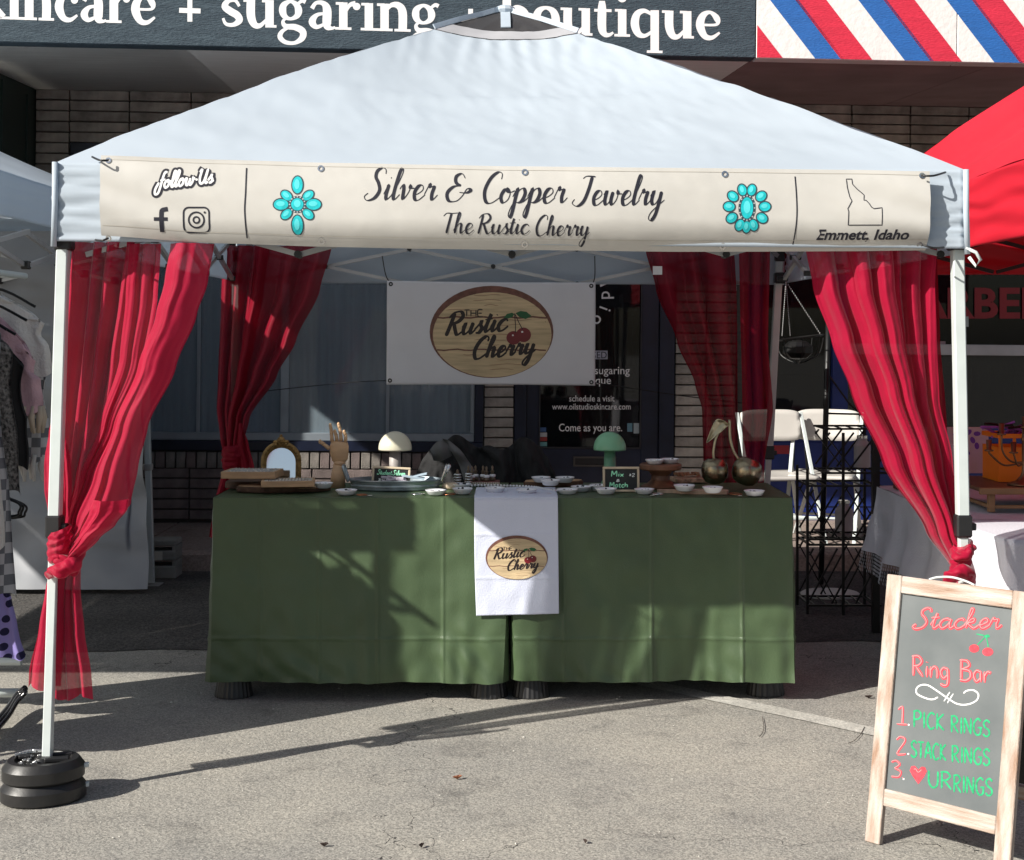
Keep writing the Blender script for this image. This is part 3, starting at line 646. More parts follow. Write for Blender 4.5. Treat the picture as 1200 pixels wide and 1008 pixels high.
FW = lambda *a: inked(lambda b: serif(b, *a), M_wht, fas)
FW('skincare', -54, 184, 20.5, 34, FA, .034)
FW('+', 206, 239, 29, 34, FA, .034)
FW('sugaring', 258, 516, 30.5, 33, FA, .031)
FW('+', 535, 568, 39, 33, FA, .03)
FW('boutique', 586, 846, 39, 33, FA, .028)
# barber fascia: white boards with slanted stripes, one board joint
xj = floc(1122, 40, FD)[0]
bf = MB().bb(xs_+.002, xj-.002, -FD-.0, -FD+.12, zf, zf+1.1, .005).build('striped_fascia', M_white, shop)
MB().bb(xj+.002, xR, -FD, -FD+.12, zf, zf+1.1, .005).build('board', M_white, bf)
M_sr = mat('stripe_red', (.62,.025,.06), .6, var=.08, bump=.4, bs=45, stretch=(1,1,5)); M_sb = mat('stripe_blue', (.02,.13,.42), .6, var=.08, bump=.4, bs=45, stretch=(1,1,5))
a, b = FC.hit(900, 60, FD)
def stripe(xb0, xb1, m):               # bottom-edge x in photo pixels; slant 60 px over 72
    p0 = FC.hit(xb0, 73, FD)[0]; p1 = FC.hit(xb1, 73, FD)[0]; H = 1.09; sl2 = -H*.80
    # polygon in local x/z clipped at the left edge
    zb = zf+.004; zt = zf+H
    poly = [(p0, zb), (p1, zb), (p1+sl2, zt), (p0+sl2, zt)]
    xl = xs_+.004; out = []
    for i in range(4):
        A, B = poly[i], poly[(i+1) % 4]; ia, ib = A[0] >= xl, B[0] >= xl
        if ia: out.append(A)
        if ia != ib:
            t = (xl-A[0])/(B[0]-A[0]); out.append((xl, A[1]+(B[1]-A[1])*t))
    if len(out) > 2: MB().add([(x, -FD-.0035, z) for x, z in out], [tuple(range(len(out)))[::1]]).build('stripe', m, bf)
for k in range(-1, 6):
    stripe(886+105*k-6, 917+105*k, M_sr); stripe(955+105*k, 989+105*k, M_sb)
# barber shop front
bz0, bz1 = floc(1000, 500)[1], floc(1000, 287)[1]
mb = MB(); mb.bb(x_bar0, x_end, -.01, .2, 0, bz0, .006)
bar = mb.build('blue_wall_base', M_blue, shop)
for k in range(7):
    a = x_bar0+.1+k*.75; mb = MB(); mb.bb(a, a+.62, -.022, -.012, .25, bz0-.12, .004); mb.build('wall_panel', M_blue, bar)
MB().poly([(898,522),(925,522),(925,532),(898,532)], lfn(.024), 0).build('red_plaque', mat('plaque_red', (.30,.02,.03), .6), bar)
bwin = MB().bb(x_bar0, x_end, .101, .112, bz1-.05, bz1-.002).build('barber_window', M_blue, shop)
for px_ in (885, 985, 1430): a = floc(px_, 400)[0]; MB().bb(a-.06, a+.06, -.01, .1, bz0+.002, bz1-.002, .004).build('window_post', M_blue, bwin)
zz = floc(1150, 410)[1]; zz2 = floc(1150, 416.5)[1]; zz1 = floc(1150,404)[1]
mb = MB(); mb.bb(floc(991,400)[0]+.002, floc(1425,400)[0], .0, .07, zz2, zz1, .003); mb.build('window_rail', mat('rail_grey', (.42,.42,.44), .5), bwin)
MB().bb(x_bar0, x_end, .045, .051, bz0, bz1).build('pane', M_dglass, bwin)
mb = MB(); LF = lfn(-.03)
fwrite(mb, 'BARBER', 1046, 1230, 372, LF, 35, .03); mb.build('window_lettering', mat('barber_red', (.26,.010,.018), .5), bwin)
mb = MB(); fwrite(mb, 'WALK INS WELCOME', 1060, 1290, 322, LF, 16, .02); mb.build('window_lettering', mat('barber_red2', (.09,.008,.012), .5), bwin)
MB().poly([(1127,371),(1135,371),(1135,383),(1127,383)], LF, .001).build('price_card', mat('card_white', (.4,.45,.45), .6), bwin)
MB().poly([(1097,400),(1108,400),(1108,407),(1097,407)], LF, .001).build('price_card', mat('card_pink', (.35,.25,.27), .6), bwin)
mb = MB()
for (x0, x1, y0, y1, dd, ) in ((885,1000,440,462,-.5), (1090,1300,440,500,-1.2), (1120,1190,425,430,-1.0), (900,960,395,440,-.9)):
    a = floc(x0, y1, dd); b = floc(x1, y0, dd); mb.bb(a[0], b[0], -dd, -dd+.2, a[1], b[1])
for px_ in (1140, 1150, 1178, 1190, 1165): a = floc(px_, 470, -.8); mb.bb(a[0]-.01, a[0]+.01, .8, .82, a[1], a[1]+.28)
mb.build('room_fitting', mat('fitting_grey', (.05,.05,.055), .6), shop)
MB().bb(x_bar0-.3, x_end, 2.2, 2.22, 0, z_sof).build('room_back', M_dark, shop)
# ------------------------------------------------------------------ main canopy tent
YF, YR = 4.78, 7.78
tent = thing('canopy_tent', 'white pop-up canopy with cream banner over the jewellery table, centre', 'canopy tent')
FLB, FRB = V(-1.54, 4.72, 0), V(1.515, 4.74, 0); FLT, FRT = V(-1.502, 4.79, 1.95), V(1.492, 4.79, 1.95)
RLB, RRB = V(-1.52, 7.80, 0), V(1.36, 7.82, 0); RLT, RRT = V(-1.50, 7.76, 1.95), V(1.455, 7.76, 1.95)
LEGS = ((FLB, FLT), (FRB, FRT), (RLB, RLT), (RRB, RRT))
for k, (b, t) in enumerate(LEGS):
    j = b.lerp(t, .455)                       # outer post stops at the slider, thinner foot post below
    lg = MB().bar(j, t, .039, .039, .004).build('leg', M_leg, tent)
    MB().bar(b+V(0,0,.03), j, .030, .030, .003).build('inner_post', M_leg, lg)
    MB().bar(j-V(0,0,.035), j+V(0,0,.04), .052, .052, .006).box(j+V(.03,-.0,0), (.012,.015,.012), None, .003).build('slider_catch', M_black, lg)
    MB().bar(t+V(0,0,-.14), t+V(0,0,-.08), .056, .056, .006).build('corner_bracket', M_black, lg); MB().bar(t+V(0,0,-.02), t+V(0,0,.04), .05, .05, .006).build('corner_bracket', M_black, lg)
    MB().box(b+V(0,0,.012), (.05,.05,.006), None, .003).tube([b+V(0,0,.01), b+V(0,0,.05)], .024, 8).build('foot_plate', M_steel, lg)
def scissor(p0, p1, n, zl, zh, w=.018):
    """n crossed bars between two corners, pivots black"""
    for i in range(n):
        a = p0.lerp(p1, i/n); b = p0.lerp(p1, (i+1)/n); nrm = (p1-p0).cross(V(0,0,1)).normalized()*.011
        A0 = V(a.x,a.y,zh)+nrm; B0 = V(b.x,b.y,zl)+nrm; A1 = V(a.x,a.y,zl)-nrm; B1 = V(b.x,b.y,zh)-nrm
        MB().bar(A0, B0, w, .02).build('truss_bar', M_steel, tent); MB().bar(A1, B1, w, .02).build('truss_bar', M_steel, tent)
        m = MB(); c = (a+b)/2; nn = nrm.normalized()
        for q in (V(c.x,c.y,(zl+zh)/2), V(b.x,b.y,zl), V(b.x,b.y,zh)): m.tube([q-nn*.028, q+nn*.028], .013, 8)
        if i < n: m.build('truss_pivot', M_black, tent)
scissor(V(-1.45,4.85,0), V(1.45,4.85,0), 4, 1.80, 2.0)
scissor(P(284,395,7.72)*1.0, P(872,395,7.72), 3, 1.807, 1.995)
scissor(V(-1.5,4.95,0), V(-1.5,7.6,0), 4, 1.83, 2.02); scissor(V(1.47,4.95,0), V(1.44,7.6,0), 4, 1.83, 2.02)
AP = V(-.03, 6.3, 2.96)
mb = MB(); mb.bar(V(-.03,6.3,2.15), AP-V(0,0,.06), .04, .04)
mb.build('centre_pole', M_steel, tent)
C4 = [V(-1.515,4.74,2.10), V(1.505,4.74,2.075), V(1.49,7.8,2.09), V(-1.51,7.8,2.10)]
for c, (b, t) in zip((C4[0],C4[1],C4[3],C4[2]), LEGS):
    q = V(c.x, c.y, 2.03); mid = q.lerp(AP, .5)+V(0,0,-.02); MB().bar(t, q.lerp(AP,.5)+V(0,0,-.03), .022, .022).bar(q.lerp(AP,.5)+V(0,0,-.03), AP-V(0,0,.08), .022, .022).build('roof_rafter', M_steel, tent)
TV = .80                                    # share of the slope below the vent
def roofpt(k, u, v, lift=0):
    a, b = C4[k], C4[(k+1) % 4]
    e = a.lerp(b, u); p = e.lerp(AP, v)
    hip = abs(u-.5)*2
    bul = ((.034 if (k == 0 and u < .5) or (k == 3) else .018)*math.sin(math.pi*v)**.8)*hip**2 - .055*math.sin(math.pi*min(1,v*1.1))*(1-hip**2)   # taut hips, fabric sags between
    wd = (1-v)
    n = V(0,0,1); w = 0
    x = (u-.5)*wd*3; y = v*1.7
    w += .006*NS(x*2.2, y*3+k*7, 1)+.0035*NS(x*9+y*3, y*5, k)
    g = max(0, (v-.52)/.28); w += .009*g**1.5*math.sin(x*70+3*NS(x*5,y*2,k)*2)*.6*(.6+.5*NS(x*8,4)) if v < TV else 0
    r = max(0, (hip-.55)/.45); w += .0045*r*(1-v)*(1-hip**8)*math.sin((y*22+x*9)*1.4+2*NS(x*3,y*3,k))
    return p+n*(bul+w*min(1, v*10)+.0022*NS(x*26+y*9, y*11, k)*min(1, v*10)+.010*math.exp(-((v-.43)/.03)**2)*(1-.5*hip)+lift)
TOPC = thing('x','x','x'); bpy.data.objects.remove(TOPC)
for k in range(4):
    MB().grid(lambda u, v: roofpt(k, u, v*TV), 130, 80).build('roof_panel', M_tent, tent, smooth=True)
M_mesh = mat('vent_mesh', (.035,.033,.035), .8, alpha=.86)
M_band = mat('vent_shade_band', (.40,.40,.42), .8, trans=.1)  # greyer strip: shade at the roof top painted into its colour
for k in range(4):
    MB().grid(lambda u, v: roofpt(k, u, TV+v*.045, .004), 20, 3).build('vent_shade_band', M_band, tent, smooth=True)
    MB().grid(lambda u, v: roofpt(k, .5+(u-.5)*.999, .847+v*.143, .0), 16, 8).build('vent_mesh', M_mesh, tent, smooth=True)
mb = MB()
for k in range(4):
    q = [roofpt(k, .0, .80+.2*i/6, .012) for i in range(7)]; q2 = [p for p in q]
    for a, b in zip(q, q[1:]): mb.bar(a, b, .022, .006)
    m_ = [roofpt(k, .5, .865+.125*i/3, .006) for i in range(4)]
    for a, b in zip(m_, m_[1:]): mb.bar(a, b, .042, .005)
mb.ball(AP+V(0,0,.0), .05, 12, (1,1,.5)); mb.build('vent_cap', M_tent, tent)
# valance (seen at the two front corners and at the back)
def valance(a, b, drop, gath=0):
    d = (b-a); n = d.cross(V(0,0,1)).normalized(); L = d.length
    def fn(u, v):
        e = min(u, 1-u)*L
        w = .006*NS(u*L*3, v*2, a.x)+ gath*(.0045*math.sin(v*34+6*NS(u*9,v*5,2))+.006*NS(u*L*9,v*16,3))*max(0, 1-e/.26)
        return a.lerp(b, u)+V(0,0,-drop*v+.0*e)+n*(w+.006)*min(1, v*8)
    return MB().grid(fn, 150, 24)
Cc = [c-V(0,0,.0) for c in C4]
valance(Cc[0], Cc[1], .262, 1).build('valance', M_tent, tent, smooth=True, thick=.002)
valance(Cc[1], Cc[2], .275, 1).build('valance', M_tent, tent, smooth=True, thick=.002)
valance(Cc[2], Cc[3], .285).build('valance', M_tent, tent, smooth=True, thick=.002)
valance(Cc[3], Cc[0], .275, 1).build('valance', M_tent, tent, smooth=True, thick=.002)
for q in (0, 1):
    b = Cc[q]; t = b+V(-.006 if q == 0 else .006,-.006,-.28)
    MB().tube([b+V(0,-.01,.0), b+V(0,-.012,-.14), t], .010, 8).build('corner_piping', M_tent, tent, smooth=True)
MB().tube([Cc[1]+V(.0,-.01,-.26), Cc[1]+V(.03,-.02,-.275), Cc[1]+V(.045,-.02,-.30), Cc[1]+V(.03,-.02,-.32), Cc[1]+V(.01,-.01,-.29)], .006, 6).build('corner_loop', M_leg, tent, smooth=True)

# ------------------------------------------------------------------ front banner
def brel(a, b):
    t = (b-1.83)/.27
    r = .010*NS(a*1.6, b*3, 5)+.0022*NS(a*7+b*6, b*5, 2)+.0009*NS(a*22+b*20,b*22,8)+.010*math.sin(math.pi*max(0,min(1,t)))
    r -= .030*max(0, .30-t)**2/.09
    e = min(abs(a+1.36), abs(a-1.36)); r += .0035*math.sin(b*55+a*18)*max(0, 1-e/.35)
    return r
BY = 4.70
BF = Frame((0, BY, 0), (1,0,0), (0,0,1), brel)
BT = [(118,182),(250,187),(400,191),(500,193),(600,195),(800,197),(1000,199),(1090,201)]
BB = [(118,276),(250,284.5),(400,289),(500,291),(600,292),(800,294),(1000,293.5),(1090,292.5)]
def bpx(x, y, e=0): return BF.px(0)(x, y, e)
ban = thing('shop_banner', 'long cream banner reading Silver & Copper Jewelry along the canopy front', 'banner')
MB().grid(lambda u, v: bpx(118+971*u, interp(BT, 118+971*u)*(1-v)+interp(BB, 118+971*u)*v), 420, 60, True).build('banner_sheet', M_vinyl, ban, smooth=True)
D = .0009
def bx_(fn=bpx): return lambda x, y, e=0: fn(x, y, e+D)
bf_ = bx_()
mb = MB()
inked(lambda b: write(b, SC, 'Silver', 427, 510, 234, 17.5, bf_, 3.9, slant=.22, slope=.012, nib=1, thin=.26), M_ink, ban)
inked(lambda b: write(b, SC, '&', 522, 552, 236, 15.5, bf_, 3.9, slant=.15, nib=1, thin=.26), M_ink, ban)
inked(lambda b: write(b, SC, 'Copper', 563, 662, 238, 17, bf_, 3.9, slant=.2, nib=1, thin=.26), M_ink, ban)
inked(lambda b: write(b, SC, 'Jewelry', 670, 776, 240.5, 16.5, bf_, 3.9, slant=.2, nib=1, thin=.26), M_ink, ban)
inked(lambda b: write(b, SC, 'The', 517, 554, 273.5, 11.5, bf_, 2.6, slant=.15, nib=1, thin=.32), M_ink, ban)
inked(lambda b: write(b, SC, 'Rustic', 559, 619, 274, 11, bf_, 2.6, slant=.15, nib=1, thin=.32), M_ink, ban)
inked(lambda b: write(b, SC, 'Cherry', 626, 690, 276, 11, bf_, 2.6, slant=.15, nib=1, thin=.32), M_ink, ban)
inked(lambda b: ribbon(b, crom([(289,197),(288.3,225),(287.3,245),(288,262),(288.6,279)], 5), 1.7, bf_, taper=False), M_ink, ban, 'printed_rule')
inked(lambda b: ribbon(b, crom([(931.5,207),(933,230),(933.5,250),(932.5,270),(931.5,287)], 5), 1.5, bf_, taper=False), M_ink, ban, 'printed_rule')
inked(lambda b: fwrite(b, 'Emmett, Idaho', 958, 1066, 280.5, bf_, 11.5, .028, .18), M_ink, ban)
idaho = [(991.5,210),(998,210),(998.6,216),(1004,222),(1010,227),(1012,229),(1011.5,235),(1014,235),(1018,239.5),(1020,243),(1023,245),(1032.5,243.8),(1032.5,264),(993.5,264),(993.8,248),(992.6,245),(997.5,236),(995,231),(992.5,220)]
inked(lambda b: ribbon(b, idaho, 1.0, bf_, closed=True), M_ink, ban, 'state_outline')
# letter f and camera badge
ribbon(mb, crom([(189.8,272),(189.8,262),(189.8,250),(191,246.5),(197,245.2)],5), 5.2, bf_, taper=False); ribbon(mb, [(181,257),(185,257),(189,257),(197,257)], 4.2, bf_, taper=False)
mb.build('letter_badge', M_ink, ban); mb = MB()
rr = []
for cx, cy, a0 in ((239.5,249.5,-90),(239.5,266.5,0),(221.5,266.5,90),(221.5,249.5,180)):
    for k in range(5): a = math.radians(a0+k*22.5); rr.append((cx+6*math.cos(a), cy+6*math.sin(a)))
ribbon(mb, rr, 2.0, bf_, closed=True)
ribbon(mb, [(230.5+9*math.cos(t*.262), 258+9*math.sin(t*.262)) for t in range(24)], 2.0, bf_, closed=True)
ribbon(mb, [(230.5+3.6*math.cos(t*.4189), 258+3.6*math.sin(t*.4189)) for t in range(15)], 2.0, bf_, closed=True)
disc(mb, 240.3, 249.2, 1.3, 1.3, bf_, .0004)
# heavy black ground of the two-tone lettering
mb.build('camera_badge', M_ink, ban)
inked(lambda b: write(b, SC, 'follow-Us', 186, 250, 221.5, 9, bf_, 8.2, slant=.15, slope=-.12), M_ink, ban)
mb = MB(); bf2 = lambda x, y, e=0: bpx(x, y, e+D+.0007)
write(mb, SC, 'follow-Us', 186, 250, 221.5, 9, bf2, 2.7, slant=.15, slope=-.12); mb.build('lettering_highlight', M_wht, ban)
# turquoise ornaments printed on the banner
def ornament(cx, cy, petals, centre):
    m1, m2, m3, m4 = MB(), MB(), MB(), MB()
    disc(m1, cx, cy, centre[0]+3.0, centre[1]+3.0, bf_, .0001)
    for (a, r, l, w_) in petals:
        t = math.radians(a); x, y = cx+r[0]*math.sin(t), cy-r[1]*math.cos(t); rot = math.atan2(y-cy, x-cx)
        disc(m1, x, y, l+1.5, w_+1.5, bf_, .00012, rot=rot); disc(m2, x, y, l, w_, bf_, .0005, rot=rot); disc(m3, x-.6, y-.8, l*.6, w_*.5, bf_, .0009, rot=rot)
        tx, ty = x+(r[0]*.12)*math.cos(rot+1.3), y+(r[1]*.12)*math.sin(rot+1.3)
    for k in range(16):
        t = k*math.pi/8; disc(m4, cx+(centre[0]+1.8)*math.cos(t), cy+(centre[1]+1.8)*math.sin(t), .9, .9, bf_, .0007, 8)
    disc(m2, cx, cy, *centre, bf_, .0006); disc(m3, cx, cy-1, centre[0]*.55, centre[1]*.6, bf_, .001)
    m1.build('ornament_setting', mat('print_dark', (.03,.06,.075), .5), ban); m2.build('ornament_stone', mat('print_turquoise', (.01,.48,.52), .4, var=.2, vs=60), ban)
    m3.build('ornament_shine', mat('print_turquoise_light', (.10,.66,.70), .4), ban); m4.build('ornament_beads', mat('print_silver', (.45,.47,.5), .4), ban)
ornament(349, 240, [(0,(23,23),10,6),(90,(19,19),8.5,6.2),(180,(23,24),11,6.2),(270,(19,19),8.5,6.2),(48,(17,15.5),7,4.8),(132,(17,17),7,4.8),(228,(17,17),7,4.8),(312,(17,15.5),7,4.8)], (7.2,7.2))
ornament(875, 244, [(a, (21 if abs(math.sin(math.radians(a))) > .6 else 19, 22), 6.4, 4.6+.6*abs(math.sin(math.radians(a)))) for a in (17,52,86,122,155,180,205,238,274,308,343)], (7.2,12.5))
mb = MB()
for x in (376, 615, 849): 
    for y in (interp(BT, x)+7, interp(BB, x)-6):
        ribbon(mb, [(x+3*math.cos(t*.5236), y+3*math.sin(t*.5236)) for t in range(12)], 1.8, bf_, closed=True, d=.0015)
for x, y in ((127,188),(126,279),(1080,206),(1081,287)): ribbon(mb, [(x+2.6*math.cos(t*.5236), y+2.6*math.sin(t*.5236)) for t in range(12)], 1.8, bf_, closed=True, d=.0015)
mb.build('grommets', M_chrome, ban)
for (a, b) in (((127,188),(108,184)),((127,279),(112,281)),((1080,206),(1108,202)),((1081,287),(1106,290))):
    g = [P(a[0],a[1],BY-.02), P((a[0]+b[0])/2,(a[1]+b[1])/2+2,BY-.03), P(b[0],b[1],BY+.03)]; MB().tube(crom([tuple(v) for v in g],4), .0035, 6).build('bungee_loop', M_black, ban, smooth=True)
mb = MB(); ribbon(mb, [(120+969*i/80, interp(BT, 120+969*i/80)+4.5) for i in range(81)], .5, bf_, taper=False); ribbon(mb, [(120+969*i/80, interp(BB, 120+969*i/80)-12) for i in range(81)], .6, bf_, taper=False)
mb.build('hem_stitch', mat('stitch', (.50,.47,.41), .6), ban)

# ------------------------------------------------------------------ logo print (oval of planks with script)
M_pl = mat('print_plank', (.55,.42,.25), .55, var=.22, vs=22, stretch=(.25,1,3.0)); M_pd = mat('print_bark', (.16,.065,.045), .6, var=.3, vs=40)
M_pink = mat('print_ink', (.015,.008,.008), .5); M_pch = mat('print_cherry', (.16,.006,.012), .4); M_pgr = mat('print_leaf', (.01,.10,.03), .5); M_pln = mat('print_grain', (.30,.17,.10), .6)
def logo(parent, cx, cy, sx, fn, sy=None, d=.0018, slope=0):
    sy = sy or sx
    f = lambda x, y, e=0: fn(cx+x*sx, cy+y*sy+slope*x*sx, e+d)
    m = MB(); disc(m, 0, -1, 72.5, 54, f, 0, 48); m.build('logo_bark', M_pd, parent)
    m = MB(); disc(m, .8, 2.4, 69.5, 49.8, f, .0004, 48); m.build('logo_oval', M_pl, parent)
    m = MB()
    for y, h in ((-18, 2.0), (20, 1.7)):
        x = 69*math.sqrt(max(0, 1-(y/52)**2)); ribbon(m, [(-x+2*x*i/16, y+.8*math.sin(i*1.7)) for i in range(17)], h, f, d=.0006, taper=False)
    m.build('logo_joint', M_pd, parent)
    m = MB(); random.seed(3)
    for i in range(16):
        y = -44+i*5.8; x = 64*math.sqrt(max(0, 1-(y/50)**2)); a = random.uniform(-x, x*.3); L = random.uniform(15, 45)
        ribbon(m, [(a+L*j/6, y+.7*math.sin(j+i)) for j in range(7) if abs(a+L*j/6) < x], .7, f, d=.0005) if a+L/6 < x else None
    m.build('logo_grain', M_pln, parent)
    m = MB()
    write(m, PR, 'THE', -32.5, -9, -19, 3.9, f, 1.5, d=.0009, smooth=False)
    write(m, SC, 'Rustic', -55, 17, 4, 13.2, f, 4.4, slant=.28, slope=-.10, nib=-.7, thin=.5, d=.0009)
    write(m, SC, 'Cherry', -24, 50, 31, 12.0, f, 4.4, slant=.28, slope=-.10, nib=-.7, thin=.5, d=.0009)
    m.build('logo_lettering', M_pink, parent)
    m = MB(); disc(m, 26, 6, 8.6, 8.0, f, .0010); disc(m, 37.5, 2.5, 8.8, 8.6, f, .0012); m.build('logo_cherries', M_pch, parent)
    m = MB(); m.poly([(14,-17),(18,-22),(24,-23.5),(27,-22),(24,-18),(19,-16.5)][::-1], f, .001); m.poly([(28,-23),(34,-25.5),(41,-24.5),(47,-19.5),(40,-16),(33,-18)][::-1], f, .001); m.build('logo_leaves', M_pgr, parent)
    m = MB(); ribbon(m, crom([(27,-22),(28,-10),(28,0)],4), 1.0, f, d=.0013); ribbon(m, crom([(27,-23),(32,-12),(37,-3)],4), 1.0, f, d=.0013); m.build('logo_stems', M_pink, parent)
    m = MB(); disc(m, 36, -1, 1.3, 1.1, f, .0016, 8); disc(m, 25, 3, 1.1, 1, f, .0016, 8); m.build('logo_glints', M_wht, parent)

# rear banner
def rrel(a, b): return .008*NS(a*3, b*2, 9)+.003*NS(a*8,b*8,2)+.003*math.sin(a*30+b*20)*max(0, 1-abs(abs(a+.11)-.56)/.15)
RF = Frame((0, 7.66, 0), (1,0,0), (0,0,1), rrel); rpx = RF.px(0)
rb = thing('logo_banner', 'white banner with oval wooden cherry logo hung at the back of the canopy', 'banner')
MB().grid(lambda u, v: rpx(453.5+244.5*u-.6*v, 329+122*v+2.0*u*(1-v)+1*u*v*1.0-.8*math.sin(math.pi*u)*(2*v-1)), 90, 50, True).build('banner_sheet', M_vinylw, rb, smooth=True, thick=.0015)
logo(rb, 576, 390, 1.0, rpx, slope=.0)
mb = MB()
for x, y in ((458,333),(693,335),(457,446),(693,448)): ribbon(mb, [(x+1.8*math.cos(t*.5236), y+1.8*math.sin(t*.5236)) for t in range(12)], 1.6, rpx, closed=True, d=.002)
mb.build('grommets', M_black, rb)
for pts, r in (([(457,446),(420,447.5),(360,453),(268,463)], .003), ([(694,448),(740,455),(800,464),(900,476)], .003), ([(458,333),(452,322),(448,300)], .003), ([(693,335),(697,325),(697,300)], .003)):
    MB().tube(crom([tuple(P(x,y,7.68)) for x, y in pts], 5), r, 5).build('tie_cord', M_black if r < .003 else M_blackm, rb)

# ------------------------------------------------------------------ curtains
def sheet(L, R, y0, y1, Y, amp, folds, fn_extra=None, nu=110, nv=110, seed=0, ytop=None, shape=1.0, dx=.006, sharp=.0):
    def fn(u, v):
        py = y0+(y1-y0)*v; xl, xr = interp(L, py), interp(R, py)
        wpx = xr-xl
        uu = u+.035*math.sin(2*math.pi*(u*2.3+seed))*(1-v)+ .03*NS(u*3, v*2, seed)
        ph = folds*uu*2*math.pi+seed+1.2*NS(v*1.6, seed)+.35*NS(u*3, v*1.2, seed+5)
        s = math.sin(ph); s = math.copysign(abs(s)**(1-sharp*.4), s)
        a = amp*(.45+.55*min(1, wpx/90))*(1+.5*NS(u*5, v*2, seed+2))
        yt = 0
        if ytop is not None: yt = 0
        q = P(xl+wpx*u, py, Y)
        q.x += dx*math.cos(ph); q.y += a*s + (.0022+.002*NS(u*4,seed))*math.sin(ph*2.7+3*NS(u*2,v*2,seed+1)+seed) + .0007*math.sin(ph*6.3+v*4) + .008*NS(u*3.5, v*2.5, seed) + .0012*NS(u*6+v*5, v*22, seed)
        if fn_extra: q = fn_extra(u, v, q)
        return q
    return MB().grid(fn, nu, nv)
def roll(u, v, q):                         # round the sheet over like a soft tube
    q.y -= .060*math.sin(math.pi*min(1,u*1.05))**.6*(1-.3*v)+.006*math.sin(u*19+v*3)*(.3+v); return q
fl = thing('front_left_curtain', 'bright crimson sheer curtain knotted around the front left canopy leg', 'curtain')
fl.name = 'curtain'
sheet([(284,82),(330,80),(400,76),(470,70),(520,66),(580,64),(620,66),(650,66)], [(284,166),(350,158),(430,146),(500,132),(560,112),(610,92),(650,82)], 284, 640, 4.86, .030, 4.2, seed=1.0, nu=150).build('drape', M_red, fl, smooth=True)
sheet([(284,152),(350,148),(420,141),(500,118),(560,95),(610,80),(650,74)], [(284,190),(350,186),(430,172),(500,140),(560,112),(610,92),(650,84)], 286, 640, 4.83, .020, 2.4, seed=2.2).build('drape', M_red, fl, smooth=True)
sheet([(284,198),(330,191),(370,181),(430,160),(500,131),(560,108),(610,88),(650,74)], [(284,249),(330,242),(370,229),(430,205),(500,172),(545,161),(590,152),(615,128),(635,104),(650,92)], 286, 646, 4.78, .006, 1.0, seed=.2, fn_extra=roll, nu=140, nv=160).build('drape', M_red, fl, smooth=True)
sheet([(480,66),(505,59),(540,54),(575,54),(600,58),(630,66)], [(480,70),(505,76),(540,84),(575,86),(600,84),(630,78)], 482, 640, 4.81, .012, 1.2, seed=3, nu=50, nv=60).build('drape', M_red, fl, smooth=True)
sheet([(575,110),(600,104),(625,92),(655,76)], [(575,150),(596,148),(615,134),(630,116),(655,92)], 585, 655, 4.73, .010, 1.0, seed=6, fn_extra=roll, nu=60, nv=60).build('drape', M_red, fl, smooth=True)
def wrap(px0, py0, px1, py1, Y, r, name, par, m, tw=3, n=22, ez=.05):
    """cloth wound round the leg"""
    a, b = P(px0, py0, Y), P(px1, py1, Y); mb = MB()
    def fn(u, v):
        t = u*2*math.pi; c = a.lerp(b, v); R = r*(1+.05*math.sin(v*tw*2*math.pi+t+2*NS(math.cos(t),math.sin(t),v*3))+.20*NS(math.cos(t)*2.2, math.sin(t)*2.2, v*7)+.10*NS(math.cos(t)*5, math.sin(t)*5, v*14))*(.80+.20*math.sin(math.pi*v)**.5)
        return c+V(R*math.cos(t), R*math.sin(t), .012*math.sin(t+1))
    return mb.grid(fn, 40, n).build(name, m, par, smooth=True)
wrap(70, 619, 69, 655, 4.745, .038, 'knot', fl, M_red, 4)
def knotband(pts, Y, r, par, m, nm='knot'):
    q = crom([(p[0], p[1], p[2] if len(p) > 2 else Y, p[3] if len(p) > 3 else r) for p in pts], 7); mb = MB(); vs = [P(a, b, c) for a, b, c, d in q]; n = 20; rs = [d for a, b, c, d in q]
    mb.tube(vs, rs, n, True, .8)
    mb.v = [tuple(Vector(v) + Vector((.010*NS(v[0]*30,v[1]*30,v[2]*30),.008*NS(v[0]*45,v[2]*38,3)+.004*math.sin(v[2]*190+v[0]*150+3*NS(v[0]*20,v[2]*20)),.010*NS(v[2]*32,v[0]*30,7)))) for v in mb.v]
    return mb.build(nm, m, par, smooth=True)
knotband([(57,676,4.72,.012),(63,670,4.69,.022),(73,668,4.68,.026),(84,663,4.69,.026),(92,654,4.72,.022),(97,642,4.76,.018)], 4.7, .03, fl, M_red)
knotband([(88,672,4.74,.014),(80,663,4.72,.020),(72,657,4.72,.020),(62,652,4.74,.014)], 4.7, .03, fl, M_red)
sheet([(655,64),(690,52),(740,42),(790,31),(820,29)], [(655,76),(690,74),(740,72),(790,70),(820,68)], 656, 806, 4.76, .022, 2.0, seed=.7, nu=60, nv=70, fn_extra=lambda u,v,q: q+V(0,0,.010*v*math.sin(u*9))).build('tail', M_red, fl, smooth=True)
sheet([(655,72),(690,66),(740,62),(790,61),(820,62)], [(655,92),(690,92),(740,97),(790,105),(820,107)], 658, 818, 4.78, .024, 2.6, seed=2.7, nu=80, nv=70, fn_extra=lambda u,v,q: q+V(0,0,.012*v*math.sin(u*8+2))).build('tail', M_red, fl, smooth=True)

